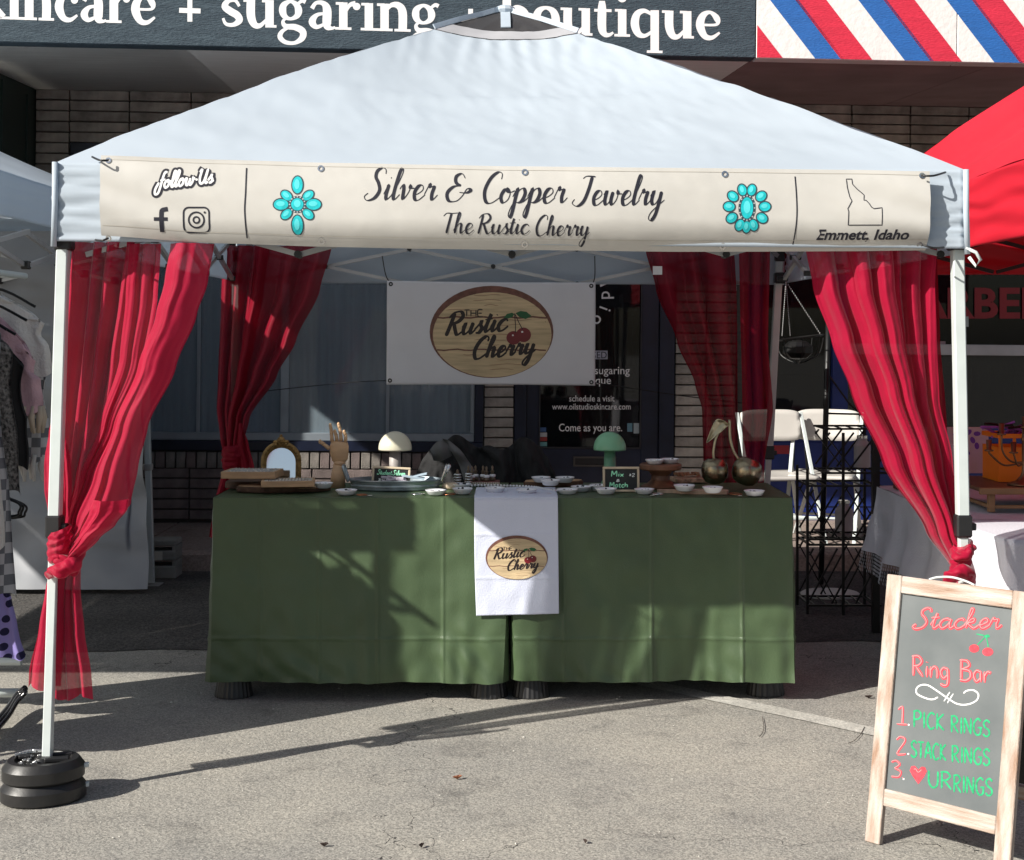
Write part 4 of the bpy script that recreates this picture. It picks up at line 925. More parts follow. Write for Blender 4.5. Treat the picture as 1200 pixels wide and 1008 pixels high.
fr = thing('curtain', 'bright crimson sheer curtain swept to the front right leg above the chalk sign', 'curtain')
RL = [(290,944),(336,953),(400,975),(459,997),(543,1033),(623,1083),(669,1116)]
RM1 = [(290,1000),(336,1008),(400,1026),(459,1046),(543,1076),(623,1108),(669,1128)]
RM2 = [(290,1050),(336,1052),(400,1060),(459,1070),(543,1092),(623,1116),(669,1134)]
RR = [(290,1096),(336,1093),(400,1095),(469,1098),(536,1113),(620,1122),(669,1140)]
sheet(RL, RM1, 286, 672, 4.84, .034, 1.9, seed=.3, nu=130, nv=130, sharp=.3).build('drape', M_red, fr, smooth=True)
sheet([(a,b-6) for a,b in RM1], [(a,b+4) for a,b in RM2], 286, 672, 4.80, .040, 2.1, seed=1.9, nu=130, nv=130, sharp=.3).build('drape', M_red, fr, smooth=True)
sheet([(a,b-8) for a,b in RM2], RR, 286, 672, 4.86, .034, 2.2, seed=4.4, nu=120, nv=130, sharp=.3).build('drape', M_red, fr, smooth=True)
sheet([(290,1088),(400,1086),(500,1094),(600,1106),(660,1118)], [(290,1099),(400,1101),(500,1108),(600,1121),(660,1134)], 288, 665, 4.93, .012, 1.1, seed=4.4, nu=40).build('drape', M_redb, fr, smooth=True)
wrap(1128, 636, 1126, 668, 4.76, .036, 'knot', fr, M_red, 3)
knotband([(1108,684,4.72,.012),(1114,676,4.70,.022),(1126,671,4.69,.027),(1136,674,4.71,.022),(1140,684,4.74,.014)], 4.7, .03, fr, M_red)
knotband([(1116,644,4.78,.012),(1123,652,4.73,.020),(1133,650,4.73,.018),(1139,640,4.76,.012)], 4.7, .03, fr, M_red)
sheet([(680,1108),(740,1098),(820,1086)], [(680,1142),(740,1156),(820,1168)], 676, 815, 4.80, .025, 3, seed=2, nu=60, nv=40).build('tail', M_red, fr, smooth=True)

rl = thing('curtain', 'dark crimson sheer curtain tied back at the rear left leg before the big window', 'curtain')
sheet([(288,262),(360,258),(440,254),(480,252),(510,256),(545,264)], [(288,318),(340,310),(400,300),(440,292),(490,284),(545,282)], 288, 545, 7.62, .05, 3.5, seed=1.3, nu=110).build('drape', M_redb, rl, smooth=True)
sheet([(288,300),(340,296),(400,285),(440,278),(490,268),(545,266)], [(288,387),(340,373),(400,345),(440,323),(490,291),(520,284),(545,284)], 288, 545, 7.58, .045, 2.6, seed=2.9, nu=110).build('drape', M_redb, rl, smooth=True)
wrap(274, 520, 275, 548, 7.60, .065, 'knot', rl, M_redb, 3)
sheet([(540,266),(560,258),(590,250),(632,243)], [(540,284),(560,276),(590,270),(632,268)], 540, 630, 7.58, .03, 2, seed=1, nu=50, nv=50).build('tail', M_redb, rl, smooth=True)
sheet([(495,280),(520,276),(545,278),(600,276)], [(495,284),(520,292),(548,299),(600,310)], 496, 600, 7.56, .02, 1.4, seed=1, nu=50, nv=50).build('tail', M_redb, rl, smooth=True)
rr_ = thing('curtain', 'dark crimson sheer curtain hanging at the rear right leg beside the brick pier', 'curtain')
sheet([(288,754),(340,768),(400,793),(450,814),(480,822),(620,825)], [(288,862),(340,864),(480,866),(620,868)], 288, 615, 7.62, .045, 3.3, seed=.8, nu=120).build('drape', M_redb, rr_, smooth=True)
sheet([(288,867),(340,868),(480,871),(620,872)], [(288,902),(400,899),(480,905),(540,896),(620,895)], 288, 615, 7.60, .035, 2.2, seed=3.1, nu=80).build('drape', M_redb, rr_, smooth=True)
MB().poly([(765,322),(765,312),(776,312),(776,322)], lambda x,y,e=0: P(x,y,7.50)).build('care_label', M_wht, rr_)

# ------------------------------------------------------------------ leg weights
def weight(loc, rot, label, tilt=0):
    t = thing('leg_weight', label, 'canopy weight', loc, rot)
    def body(z0, z1, name, r=.136):
        mb = MB(); n = 60
        def wob(a): return 1+.018*math.cos(3*a+.6)
        prof = [(.0,z0),(r*.96,z0),(r*1.0,z0+.005),(r*1.0,z1-.024),(r*.885,z1-.003),(r*.86,z1),(r*.70,z1+.0),(r*.66,z1-.010),(r*.24,z1-.010),(r*.20,z1+.002),(0,z1+.002)]
        mb.lathe(prof, (0,0,0), n, 1, .86, None, wob); return mb.build(name, M_blackw, t, smooth='edge')
    body(.004, .068, 'lower_disc'); body(.070, .134, 'upper_disc', .131)
    MB().box((.045,-.022,.132), (.040,.012,.008), None, .004).box((.06,.03,.132), (.035,.009,.008), None, .004).box((-.06,.03,.136), (.018,.018,.006), None, .003).build('moulded_grip', M_black, t)
    mb = MB(); random.seed(5)
    for i in range(26):
        a = random.uniform(0, 6.28); r = random.uniform(.02, .08); mb.ball((-.03+r*math.cos(a)*.8, -.005+r*math.sin(a)*.6, .131), random.uniform(.004,.009), 6, (1.3,.8,.7))
    mb.tube([(-.09,.03,.14),(-.05,.045,.146),(0,.05,.143),(.03,.045,.139)], .006, 6)
    mb.build('foil_scrap', mat('foil', (.6,.6,.6), .25, metal=.9, bump=1, bs=90), t)
    for s_ in (0, 1): MB().box((.137*math.cos(.1), -.01, .04+s_*.064), (.010,.010,.007), None, .002).build('filler_cap', M_leg, t)
    return t
wl = weight((FLB.x-.005, FLB.y-.02, 0), (0,0,.25), 'black two-disc plastic weight clamped on the front left canopy foot')

# ------------------------------------------------------------------ tables under green cloths
TZ = .85; TY0, TY1 = 5.95, 6.56
XA, XM0, XM1, XB = (250-600)/F*TY0, (595.5-600)/F*TY0, (598.5-600)/F*TY0, (928-600)/F*TY0
def cloth(x0, x1, label, seed, gapL, gapR, hem=.083):
    """box-pleated throw: top, then front and sides falling with pressed fold lines"""
    t = thing('tablecloth', label, 'tablecloth', group=None)
    W = x1-x0; creases = [x0+W*k for k in ((.16,.36,.56,.78) if seed == 1 else (.19,.50,.82))]
    def fall(c, s, v, out):               # c = point on table edge, out = outward, s = running coordinate
        z = TZ-(TZ-hem)*v; o = .004+.018*v
        cr = sum(math.exp(-((s-k)/.006)**2) for k in creases); o += .006*cr*(.4+.6*v)
        for k in creases:
            o += .006*math.exp(-(abs(s-k)/.07))*(1 if int(k*10) % 2 else -1)*(.4+v)
        o += .0045*math.exp(-((z-.265)/.005)**2)
        o += .014*v*v*math.sin(s*9+seed*2+2*NS(s*2,v,seed))+.013*v*NS(s*6, v*3, seed)+.005*NS(s*14, v*9, seed+3)+.005*v**4*math.sin(s*60+5*NS(s*5,seed))
        # diagonal drag wrinkles near the hem
        o += .016*max(0, v-.45)*math.sin((s*1.0+z*1.3)*38+5*NS(s*3,z*3,seed))*max(0,NS(s*2.2,z*1.5,seed+8)+.25)+.004*NS(s*9+z*9,z*4,seed)*v
        dz = .010*v*NS(s*2.3, seed, 4)+.006*v*NS(s*13, seed)*v
        return Vector(c)+out*o+V(0,0,-(TZ-hem)*v+dz)
    def front(u, v):
        x = x0+W*u; q = fall(V(x, TY0, TZ), x, v, V(0,-1,0)); e = .02
        gl = math.exp(-(x-x0)/.045)*v*v*gapL; gr = math.exp(-(x1-x)/.045)*v*v*gapR
        q.x += gl-gr; q.y += .8*abs(gl)*.6+.8*abs(gr)*.6; return q
    MB().grid(front, 260, 120, True).build('front_drop', M_cloth, t, smooth=True)
    def sid(x, sg, gap):
        def fn(u, v):
            y = TY0+(TY1-TY0)*u; q = fall(V(x, y, TZ), y+sg, v, V(sg,0,0)); k = math.exp(-(y-TY0)/.05)*v*v
            if gap: q.x = x+(q.x-x)*.15
            q.x -= sg*gap*k*.2; q.y -= k*.0
            if u == 0: f = front(1 if sg > 0 else 0, v); q = f
            return q
        return fn
    MB().grid(sid(x0, -1, gapL*.0 if gapL <= 0 else gapL), 50, 60).build('side_drop', M_cloth, t, smooth=True)
    MB().grid(sid(x1, 1, gapR*.0 if gapR <= 0 else gapR), 50, 60, True).build('side_drop', M_cloth, t, smooth=True)
    MB().grid(lambda u, v: (x0+W*u, TY0+(TY1-TY0)*v, TZ+(.0035*NS(u*9,v*3,seed)+.002)*min(1, 12*min(v,1-v,u,1-u)+.0)), 80, 40).build('top_cover', M_cloth, t, smooth=True)
    MB().grid(lambda u, v: (x0+W*u, TY1+.004+.01*v, TZ-.75*v), 20, 4).build('back_drop', M_cloth, t, smooth=True)
    return t
cloth(XA, XM0, 'dark green cloth over the left half of the long display table', 1, -.012, .022)
cloth(XM1, XB, 'dark green cloth over the right half of the long display table', 2, .022, -.006, .088)
for (x0, x1, lb) in ((XA, XM0, 'white folding table hidden under the left green cloth'), (XM1, XB, 'white folding table hidden under the right green cloth')):
    t = thing('folding_table', lb, 'table', ((x0+x1)/2, (TY0+TY1)/2, 0)); W = x1-x0
    MB().box((0,0,TZ-.026), (W/2-.006, .298, .02), None, .008).build('tabletop', M_leg, t)
    for sx in (-1, 1):
        for sy in (-1, 1): MB().tube([(sx*(W/2-.12), sy*.24, TZ-.05), (sx*(W/2-.10), sy*.25, .075)], .013, 8).build('leg', M_steel, t)
def riser(px, Y, label):
    X = (px-600)/F*Y; t = thing('table_riser', label, 'table riser', (X, Y, 0)); n = 48
    MB().lathe([(.0,0),(.080,0),(.080,.006),(.062,.105),(.055,.108),(.0,.108)], (0,0,0), n, 1, .9, None, lambda a: 1+.035*(1 if int(a/(2*math.pi)*n+.5) % 2 else -1)*.5).build('cone', M_black, t)
    MB().lathe([(.052,.108),(.055,.118),(.045,.122),(0,.122)], (0,0,0), 24).build('cup', M_black, t)
riser(274, 6.05, 'ribbed black riser under the far left end of the left table'); riser(573, 6.05, 'ribbed black riser at the middle gap, left of the pair')
riser(622, 6.05, 'ribbed black riser at the middle gap, right of the pair'); riser(897, 6.08, 'ribbed black riser under the right end of the right table')
# towel with the logo
def trel(a, b): return .026+.012*(TZ-b)+.004*NS(a*8, b*6, 3)+.002*NS(a*20,b*14,1)+.0025*math.exp(-((b-.70)/.005)**2)+.0025*math.exp(-((b-.52)/.004)**2)
TF = Frame((0, TY0, 0), (1,0,0), (0,0,1), trel); tpx = TF.px(0)
M_towel = mat('white_cotton', (.68,.72,.86), .9, var=.04, vs=3, bump=.25, bs=200, trans=.1)
tw = thing('logo_towel', 'white cotton towel with the oval cherry logo hanging over the middle of the table', 'towel')
MB().grid(lambda u, v: tpx(556+97.5*u+(2.5*v)*(1-u)-1*math.sin(v*3)*(1-u)+1.2*u*v, 584+136*v-2.5*u*v), 70, 90, True).build('towel_front', M_towel, tw, smooth=True, thick=.002)
def ttop(u, v):
    a = tpx(556+97.5*u, 584); x = a.x
    if v < .12: k = v/.12; return V(x, a.y+(.028)*k*k, a.z+.0+(TZ+.009-a.z)*math.sin(k*math.pi/2))
    k = (v-.12)/.88; return V(x, a.y+.028+.32*k, TZ+.009+.002*NS(x*20,k*5))
MB().grid(ttop, 40, 30).build('towel_top', M_towel, tw, smooth=True, thick=.002)
logo(tw, 605.5, 652.5, .50, tpx, .475, d=.0036)
# ------------------------------------------------------------------ goods on the table
TT = TZ+.004
def onT(px, py, z=TT): return G(px, py, z)
M_gem = mat('dark_gem', (.02,.02,.03), .15); M_slatew = mat('cream_lining', (.62,.58,.50), .8, var=.25, vs=90, bump=1, bs=160)
# small shallow ceramic dishes with jewellery in them
dish0 = None
def dish(px, py, label, z=TT, s=1.0, content=1):
    global dish0
    q = onT(px, py, z)
    if dish0 is None:
        d = thing('ring_dish', label, 'dish', q, group='small white jewellery dishes')
        mb = MB(); mb.lathe([(0,0),(.026,0),(.033,.004),(.042,.019),(.0445,.022),(.044,.024),(.041,.022),(.031,.008),(0,.006)], (0,0,0), 26, 1, 1, None, lambda a: 1+.02*math.cos(2*a)+.01*math.cos(5*a))
        mb.build('bowl', M_ceramic, d, smooth=True)
        mb = MB()
        for k in range(3): a = k*2.2; mb.tube([(.012*math.cos(a)+.007*math.cos(t*.785), .012*math.sin(a)+.007*math.sin(t*.785), .011+.006*(k == 1)) for t in range(9)], .0016, 5)
        mb.build('silver_ring', M_chrome, d)
        MB().ball((.006,-.008,.0185), .006, 7, (1.4,.9,.7)).ball((-.012,.004,.017), .005, 7, (1.2,.8,.7)).build('gemstone', M_gem, d); dish0 = d; r = d
        d['label'] = label
    else: r = dup(dish0, q, (0,0,random.uniform(0,6)), label)
    for c in kids(r):
        if not c.name.startswith('bowl'):
            k = random.uniform(.6, 1.25); c.scale = (k, k, random.uniform(.8, 1.2)); c.rotation_euler = (0, 0, random.uniform(0, 6)); c.location = (random.uniform(-.008,.008), random.uniform(-.008,.008), random.uniform(.001,.004))
    r.rotation_euler = (0,0,random.uniform(0,6.28)); r.scale = (s*random.uniform(.94,1.06), s, s*random.uniform(.9,1.1)); return r
for px, py, lb in ((406,580,'white dish at the left, between the wooden hand and the grey metal tray'), (511,580,'white dish directly below the right handle of the metal tray'),
    (542,579,'front white dish of the pair just left of the towel'), (541,573,'rear white dish of the pair just left of the towel, behind the front one'),
    (580,578,'white dish on the towel, left of its centre'), (617,579,'white dish on the towel, right of its centre'),
    (665,579,'white dish just right of the towel corner, at the table edge'), (681,576,'white dish second from the towel, half behind its neighbour'),
    (702,575,'white dish in front of the left corner of the Mix and Match sign'), (710,579,'white dish at the edge below the Mix and Match sign'),
    (731,574,'white dish touching the foot of the Mix and Match sign on its right'), (755,579,'white dish alone between the Mix and Match sign and the paddle board'),
    (884,581,'white dish alone at the far right end of the table, by the bronze cherries')): dish(px, py, lb)

def slab(px, py, rx, ry, h, label, z=TT, name='wood_slice', cat='wood slice', tone=None):
    c = onT(px, py, z); t = thing(name, label, cat, c, (0,0,random.uniform(0,.4)))
    wob = lambda a: 1+.03*math.sin(3*a+px)+.015*math.sin(8*a+px)
    MB().lathe([(0,0),(rx*.97,0),(rx,h*.2),(rx*.985,h*.85),(rx*.95,h),(rx*.93,h-.001)], (0,0,0), 48, 1, ry/rx, None, wob).build('bark', M_walnut, t, smooth='edge')
    MB().lathe([(rx*.945,h-.002),(rx*.935,h+.0015),(0,h+.0015)], (0,0,0), 48, 1, ry/rx, None, wob).build('top_face', tone or M_wood, t, smooth='edge'); return t
slab(319, 575.5, .150, .085, .026, 'round bark-edged wood slice under the two ring trays, left end of table')
slab(362, 575, .095, .060, .014, 'smaller flat wood slice behind and right of the big one, left end of table')
slab(648, 569, .138, .075, .022, 'round bark-edged wood slice carrying three white dishes right of the towel')
for px, py, lb in ((634,565,'left rear dish of the three on the round wood slice'), (645,569,'front middle dish of the three on the round wood slice'), (662,565.5,'right rear dish of the three on the round wood slice')): dish(px, py, lb, TT+.024, .98)
dish(379, 572, 'white dish standing on the small wood slice beside the ring tray', TT+.016, .95)
# flat wooden ring trays
def tray(p, w_, d_, h, rz, label, z):
    c = onT(p[0], p[1], z); t = thing('ring_tray', label, 'tray', c, (0,0,rz)); mb = MB()
    mb.box((0,-d_/2+.006,h/2), (w_/2,.006,h/2), None, .002).box((0,d_/2-.006,h/2), (w_/2,.006,h/2), None, .002)
    mb.box((-w_/2+.006,0,h/2), (.006,d_/2-.0125,h/2-.0004), None, .001).box((w_/2-.006,0,h/2), (.006,d_/2-.0125,h/2-.0004), None, .001).box((0,0,.006), (w_/2-.0125,d_/2-.0125,.005))
    mb.build('frame', M_wood, t)
    nx = 9; mb = MB()
    for i in range(nx): mb.tube([(-w_/2+.012,-d_/2+.02+i*(d_-.04)/(nx-1), h*.72),(w_/2-.012,-d_/2+.02+i*(d_-.04)/(nx-1), h*.72)], (d_-.04)/(nx-1)*.46, 8)
    mb.build('lining', M_slatew, t, smooth=True); mb = MB()
    for i in range(nx):
        for j in range(13):
            if random.random() < .75:
                x = -w_/2+.03+j*(w_-.06)/12; y = -d_/2+.02+i*(d_-.04)/(nx-1)
                mb.tube([(x, y+.008*math.cos(k*.785), h*.85+.008*math.sin(k*.785)) for k in range(9)], .0013, 4)
    mb.build('rings', M_chrome, t, kind='stuff'); return t
tray((296,559), .235, .17, .030, -.06, 'light wood tray of silver rings, the upper and left one of two', TT+.028+.03)
tray((338,569), .225, .15, .026, .12, 'light wood tray of silver rings, the lower one in front of the mirror', TT+.029)
slab(290, 571, .10, .075, .028, 'dark wood slice propping the upper ring tray', TT, tone=M_walnut)
slab(292, 566, .09, .07, .030, 'dark wood slice directly beneath the upper ring tray, on the back of the table', TT+.002, tone=M_walnut)
for px, py, lb in ((308,556,'white dish on the back rim of the upper ring tray'),): pass
# gilt arched mirror
mc = P(329, 556.5, 6.40); mir = thing('table_mirror', 'small arched gilt mirror standing behind the ring trays', 'mirror', (mc.x, 6.40, TT), (math.radians(-7),0,.05))
def arch(w_, h, y0=0, n=14): return [(-w_, y0), (w_, y0), (w_, h-w_)]+[(w_*math.cos(a), h-w_+w_*math.sin(a)) for a in [math.pi*k/n for k in range(1, n)]]+[(-w_, h-w_)]
s_ = 6.4/F
fm = lambda x, y, d=0: V(x, -d, y)
o_, i_ = arch(23.5*s_, 52*s_), arch(17*s_, 44*s_, 4*s_); n_ = len(o_); mb = MB()
def ringmesh(mb, A, B, dA, dB):
    n = len(A); mb.add([fm(x,y,dA) for x,y in A]+[fm(x,y,dB) for x,y in B], [(i,(i+1)%n,(i+1)%n+n,i+n) for i in range(n)])
mid = [((a[0]+b[0])/2,(a[1]+b[1])/2) for a, b in zip(o_, i_)]
ringmesh(mb, o_, o_, -.012, .004); ringmesh(mb, o_, mid, .004, .014); ringmesh(mb, mid, i_, .014, .003); ringmesh(mb, i_, i_, .003, -.004)
M_gilt = mat('antique_gilt', (.30,.19,.07), .45, metal=.7, var=.35, vs=60, bump=.8, bs=150)
mb.build('frame', M_gilt, mir, smooth='edge'); mb = MB()
for k in range(26):
    q = mid[k % n_]
for a in range(8, 173, 11):
    t = math.radians(a); r = 20.3*s_; mb.ball((r*math.cos(t), -.014, 28.5*s_+r*math.sin(t)), .0065, 7, (1,.7,1))
mb.ball((0,-.014,53*s_), .016, 9, (1.2,.6,1)).ball((-.022,-.012,51*s_), .011, 8, (1.3,.6,.8)).ball((.022,-.012,51*s_), .011, 8, (1.3,.6,.8)).ball((0,-.013,57.5*s_), .008, 8, (1,.6,1.2))
mb.build('crest', M_gilt, mir, smooth=True)
MB().poly(arch(17*s_, 44*s_, 4*s_), fm, -.002).build('mirror_glass', mat('mirror_silver', (.86,.87,.90), .06, var=.01, metal=1), mir)
MB().poly(arch(22*s_, 50*s_), fm, -.014, -.012).bar(V(0,.013,.15), V(0,.085,.0), .03, .005).build('back_board', M_walnut, mir)
# artist's jointed hand
hc = onT(395, 571.5); hand = thing('mannequin_hand', 'jointed pale wooden hand standing upright with fingers raised', 'mannequin hand', hc, (0,0,0)); k_ = hc.y/F
M_hand = mat('pale_beech', (.50,.32,.18), .45, var=.12, vs=12, stretch=(1,1,4))
def hp(x, y, d=0): return V((x-395)*k_, d, (571.5-y)*k_)
mb = MB(); mb.tube([hp(396,572), hp(396,560), hp(398,545)], [.034,.032,.028], 18, True, .8); mb.build('forearm', M_hand, hand, smooth=True)
mb = MB(); mb.ball(hp(398,543), .027, 14, (1,.8,.55)); mb.build('wrist_joint', M_hand, hand, smooth=True)
mb = MB(); mb.tube([hp(399,543), hp(398.5,539), hp(397.5,531), hp(397.5,523), hp(398,517.5)], [.020,.035,.041,.042,.036], 20, True, .45)
mb.build('palm', M_hand, hand, smooth=True)
for (pts, rr0) in (([(386.5,526),(381,521.5),(375.5,517.5)], .0095), ([(389.5,518),(388.8,510),(388.3,504),(387.3,498)], .0088), ([(395,517),(394.3,511),(392.5,505.5)], .0088), ([(400,517),(399.3,509),(398.5,503),(397,497)], .0088), ([(405,518),(405.5,511),(403.5,506)], .0082)):
    f = MB()
    for a, b in zip(pts, pts[1:]):
        A, B = hp(*a, -.004), hp(*b, -.008); dd = (B-A)*.08
        f.tube([A+dd*.2, A+dd, B-dd, B-dd*.2], [rr0*.6, rr0, rr0*.9, rr0*.6], 10); f.ball(B, rr0*.78, 8); rr0 *= .93
    f.ball(A+(B-A), rr0*1.0, 10, (1,1,1.3)); f.build('finger', M_hand, hand, smooth=True)
# mushroom lamps
def lamp(px, py, r, base_y, Y, label, m, mstem):
    k = Y/F; X = (px-600)*k; zb = TT; zt = EYE-(py-HOR)*k; t = thing('mushroom_lamp', label, 'lamp', (X, Y, zb)); h = zt-zb; R = r*k
    prof = [(R*.94,h-R*1.10),(R*.99,h-R*1.13),(R,h-R*1.05)]+[(R*math.cos(a), h-R*1.02+R*1.02*math.sin(a)) for a in [i*math.pi/2/14 for i in range(1, 15)]]
    MB().lathe(prof, (0,0,0), 40).build('shade', m, t, smooth=True)
    MB().lathe([(R*.94,h-R*1.10),(0,h-R*1.0)], (0,0,0), 30).build('shade_underside', mstem, t, smooth=True)
    MB().lathe([(0,0),(R*.62,0),(R*.60,.008),(R*.42,.03),(R*.36,.08),(R*.34,h-R*1.0)], (0,0,0), 30).build('stem', mstem, t, smooth=True)
lamp(463, 505.5, 19.5, 560, 6.38, 'cream domed mushroom lamp behind the small price board, left table', mat('cream_gloss', (.62,.59,.46), .3, var=.02), mat('lamp_stem_grey', (.36,.33,.31), .5))
lamp(714.5, 506, 19, 560, 6.36, 'pale green domed mushroom lamp behind the Mix and Match board', mat('mint_gloss', (.20,.46,.28), .3, var=.03), mat('mint_stem', (.13,.33,.20), .35))
# little slate price boards
def board(px0, py0, px1, py1, Y, label, rows, tilt=0):
    k = Y/F; W = (px1-px0)*k; H = (py1-py0)*k; cx = ((px0+px1)/2-600)*k; zb = EYE-(py1-HOR)*k
    t = thing('price_board', label, 'chalkboard', (cx, Y, TT), (math.radians(-8), tilt, 0)); e = .010; mb = MB()
    mb.box((0,0,H-e/2), (W/2,.006,e/2), None, .002).box((0,0,e/2), (W/2,.006,e/2), None, .002).box((-W/2+e/2,0,H/2), (e/2,.0058,H/2-e-.0004), None, .002).box((W/2-e/2,0,H/2), (e/2,.0058,H/2-e-.0004), None, .002)
    mb.build('frame', mat('pale_pine', (.58,.48,.34), .6, var=.1), t)
    MB().box((0,.001,H/2), (W/2-e,.0025,H/2-e)).build('slate', M_slate, t)
    MB().bar(V(0,.006,H*.8), V(0,.07,.003), .02, .003).build('easel_back', M_walnut, t)
    for (m, font, txt, x0, x1, yb, xh, w_) in rows:
        b = MB(); fn = lambda x, y, d=0: V((x-(px0+px1)/2)*k, -.0020-d, H-(y-py0)*k)
        write(b, font, txt, x0, x1, yb, xh, fn, w_, d=.0006, slant=.1); b.build('chalk_writing', m, t)
M_mintc = mat('chalk_mint', (.35,.85,.55), .8); M_wc = mat('chalk_white', (.75,.80,.78), .8); M_yc = mat('chalk_yellow', (.65,.72,.35), .8)
SC['D'] = (1.1, [[(.1,0),(.2,2),(.8,1.7),(.9,.8),(.6,.0),(.0,.05)]]); SC['d'] = (.9, [[(.6,.9),(.3,1),(.08,.5),(.25,.0),(.6,.4),(.8,2),(.66,.4),(.85,.1)]]); SC['n'] = (.9, [[(.05,.9),(.15,.0),(.4,.95),(.6,.8),(.6,.1),(.8,.1)]]); SC['m'] = (1.2, [[(.05,.9),(.1,0),(.35,.95),(.45,.05),(.7,.95),(.8,.1),(1.0,.1)]])
board(435, 539.5, 480, 565, 6.27, 'small chalkboard with pine frame reading Student Silver, standing in the metal tray', [(M_mintc, SC, 'Student', 441, 458, 549, 2.6, .75), (M_mintc, SC, 'Silver', 459, 474, 549, 2.6, .75), (M_wc, PR, '$4', 442, 451, 558, 2.4, 1.2), (M_wc, PR, '- $14', 454, 475, 558, 2.4, 1.2)], .05)
board(706.5, 542.5, 749.5, 572, 6.13, 'small chalkboard with pine frame reading Mix and Match beside the green lamp', [(M_mintc, PR, 'Mix', 716, 732, 554, 3.2, 1.3), (M_wc, PR, '&', 722, 727, 560, 1.8, 1.0), (M_mintc, PR, 'Match', 714, 736, 566.5, 2.8, 1.3), (M_wc, PR, '$2', 737, 744, 554, 1.8, .8)], .0)
# galvanised oval tray
gc = onT(463, 573); gt = thing('oval_tray', 'galvanised oval tray with upright handles, holding trinkets', 'tray', gc, (0,0,.03)); rx, ry = .205, .115
M_galv = mat('galvanised', (.34,.40,.44), .38, metal=.75, var=.35, vs=15)
prof = [(0,.0),(rx*.90,.0),(rx*.93,.004),(rx*.94,.014),(rx*.955,.016),(rx*.955,.022),(rx*.945,.024),(rx*.97,.038),(rx,.041),(rx,.046),(rx*.97,.046),(rx*.93,.022),(rx*.90,.006),(0,.005)]
MB().lathe(prof, (0,0,0), 60, 1, ry/rx).build('tub', M_galv, gt, smooth='edge')
for sx in (-1, 1):
    pts = [(sx*rx*.99,-.03,.035),(sx*(rx+.012),-.035,.075),(sx*(rx+.02),-.03,.100),(sx*(rx+.02),.03,.100),(sx*(rx+.012),.035,.075),(sx*rx*.99,.03,.035)]
    m = MB().tube(crom(pts, 5), .0065, 8); 
    if sx > 0: m.box((rx+.022,-.004,.082), (.008,.03,.028), Matrix.Rotation(.5, 3, 'Y'), .003)
    m.build('handle', M_galv if sx < 0 else M_chrome, gt, smooth=True)
mb = MB(); random.seed(11)
for i in range(9): mb.box((.02+random.uniform(-.06,.06), random.uniform(-.06,.0), .032+random.uniform(0,.018)), (.026,.016,.005), Matrix.Rotation(random.uniform(-.5,.5),3,'Z') @ Matrix.Rotation(random.uniform(-.5,.5),3,'Y'), .002)
mb.build('jewellery_cards', mat('lilac_card', (.50,.46,.52), .7), gt)
MB().box((.08,.02,.05), (.05,.03,.004), Matrix.Rotation(.15,3,'Y'), .001).box((.10,.03,.056), (.04,.03,.003), Matrix.Rotation(-.2,3,'Y'), .001).build('card_stack', mat('blue_card', (.40,.50,.58), .6), gt)
# ring cones on a carved board
bc = onT(565, 568.5); rc = thing('ring_display', 'dark carved board of bead-topped ring pegs left of the towel', 'jewellery display', bc); mb = MB()
mb.box((0,.0,.010), (.080,.05,.009), None, .003); mb.build('base', mat('rosewood', (.12,.035,.03), .6, var=.5, vs=30), rc)
mb = MB()
for i in range(20): mb.box((-.076+i*.008, -.052, .012), (.0028,.003,.005))
mb.build('inlay', mat('inlay_cream', (.6,.55,.45), .6), rc)
M_peg = mat('peg_bronze', (.16,.12,.08), .35, metal=.5)
for i, (x, y) in enumerate(((-.062,.01),(-.030,.02),(.004,.01),(.046,.012),(-.045,-.02),(.02,-.02))):
    m = MB().lathe([(0,.019),(.013,.019),(.013,.03),(.008,.036),(.007,.058),(.010,.06),(.004,.068),(.006,.080),(0,.088)], (x,y,0), 14)
    p = m.build('ring_peg', M_peg, rc, smooth=True)
    MB().lathe([(.008,.034),(.014,.036),(.014,.046),(.008,.048)], (x,y,0), 14).build('white_ring', M_ceramic, p, smooth=True)
for j, (px, py, lb) in enumerate(((536,571,'tall wire ring cone of silver bands left of the carved peg board'), (549,570,'short ring cone of silver bands touching the carved peg board'))):
    c = onT(px, py); t = thing('ring_cone', lb, 'jewellery display', c)
    MB().lathe([(0,0),(.020,0),(.020,.008),(.014,.012),(.010,.05-.012*j),(.005,.075-.015*j),(0,.080-.015*j)], (0,0,0), 16).build('cone', M_peg, t, smooth=True)
    m = MB()
    for q in range(4): m.lathe([(.013,.016+q*.012),(.018,.018+q*.012),(.018,.022+q*.012),(.013,.024+q*.012)], (0,0,0), 14)
    m.build('silver_bands', M_chrome, t, smooth=True)
cb = onT(528, 573); MB().lathe([(0,0),(.03,0),(.036,.012),(.03,.022),(.018,.028),(0,.03)], (0,0,0), 18, 1.1, .8, None, lambda a: 1+.06*math.sin(4*a)).build('sea_shell', mat('shell_cream', (.62,.50,.36), .5, var=.2, vs=40), smooth=True, loc=cb, label='cream shell beside the right handle of the metal tray', cat='shell')
# white bead string across the towel and the right cloth
mb = MB(); pts = crom([(553,571),(590,571.5),(625,573),(650,577),(690,574),(715,571),(745,570.5)], 12)
ln = 0; prev = onT(*pts[0]); mb.ball(prev+V(0,0,.006), .0062, 8)
for p in pts:
    q = onT(*p)
    while (q-prev).length > .0145:
        prev = prev+(q-prev).normalized()*.0145; mb.ball(prev+V(0,0,.008 if prev.x < .2 else .004), .0065, 8)
mb.build('bead_string', M_ceramic, smooth=True, kind=None, label='string of white round beads curving over towel and right cloth', cat='bead string')
mb = MB().bb((556-600)/F*6.2, (655-600)/F*6.2, 6.05, 6.34, TT+.008, TT+.011); 
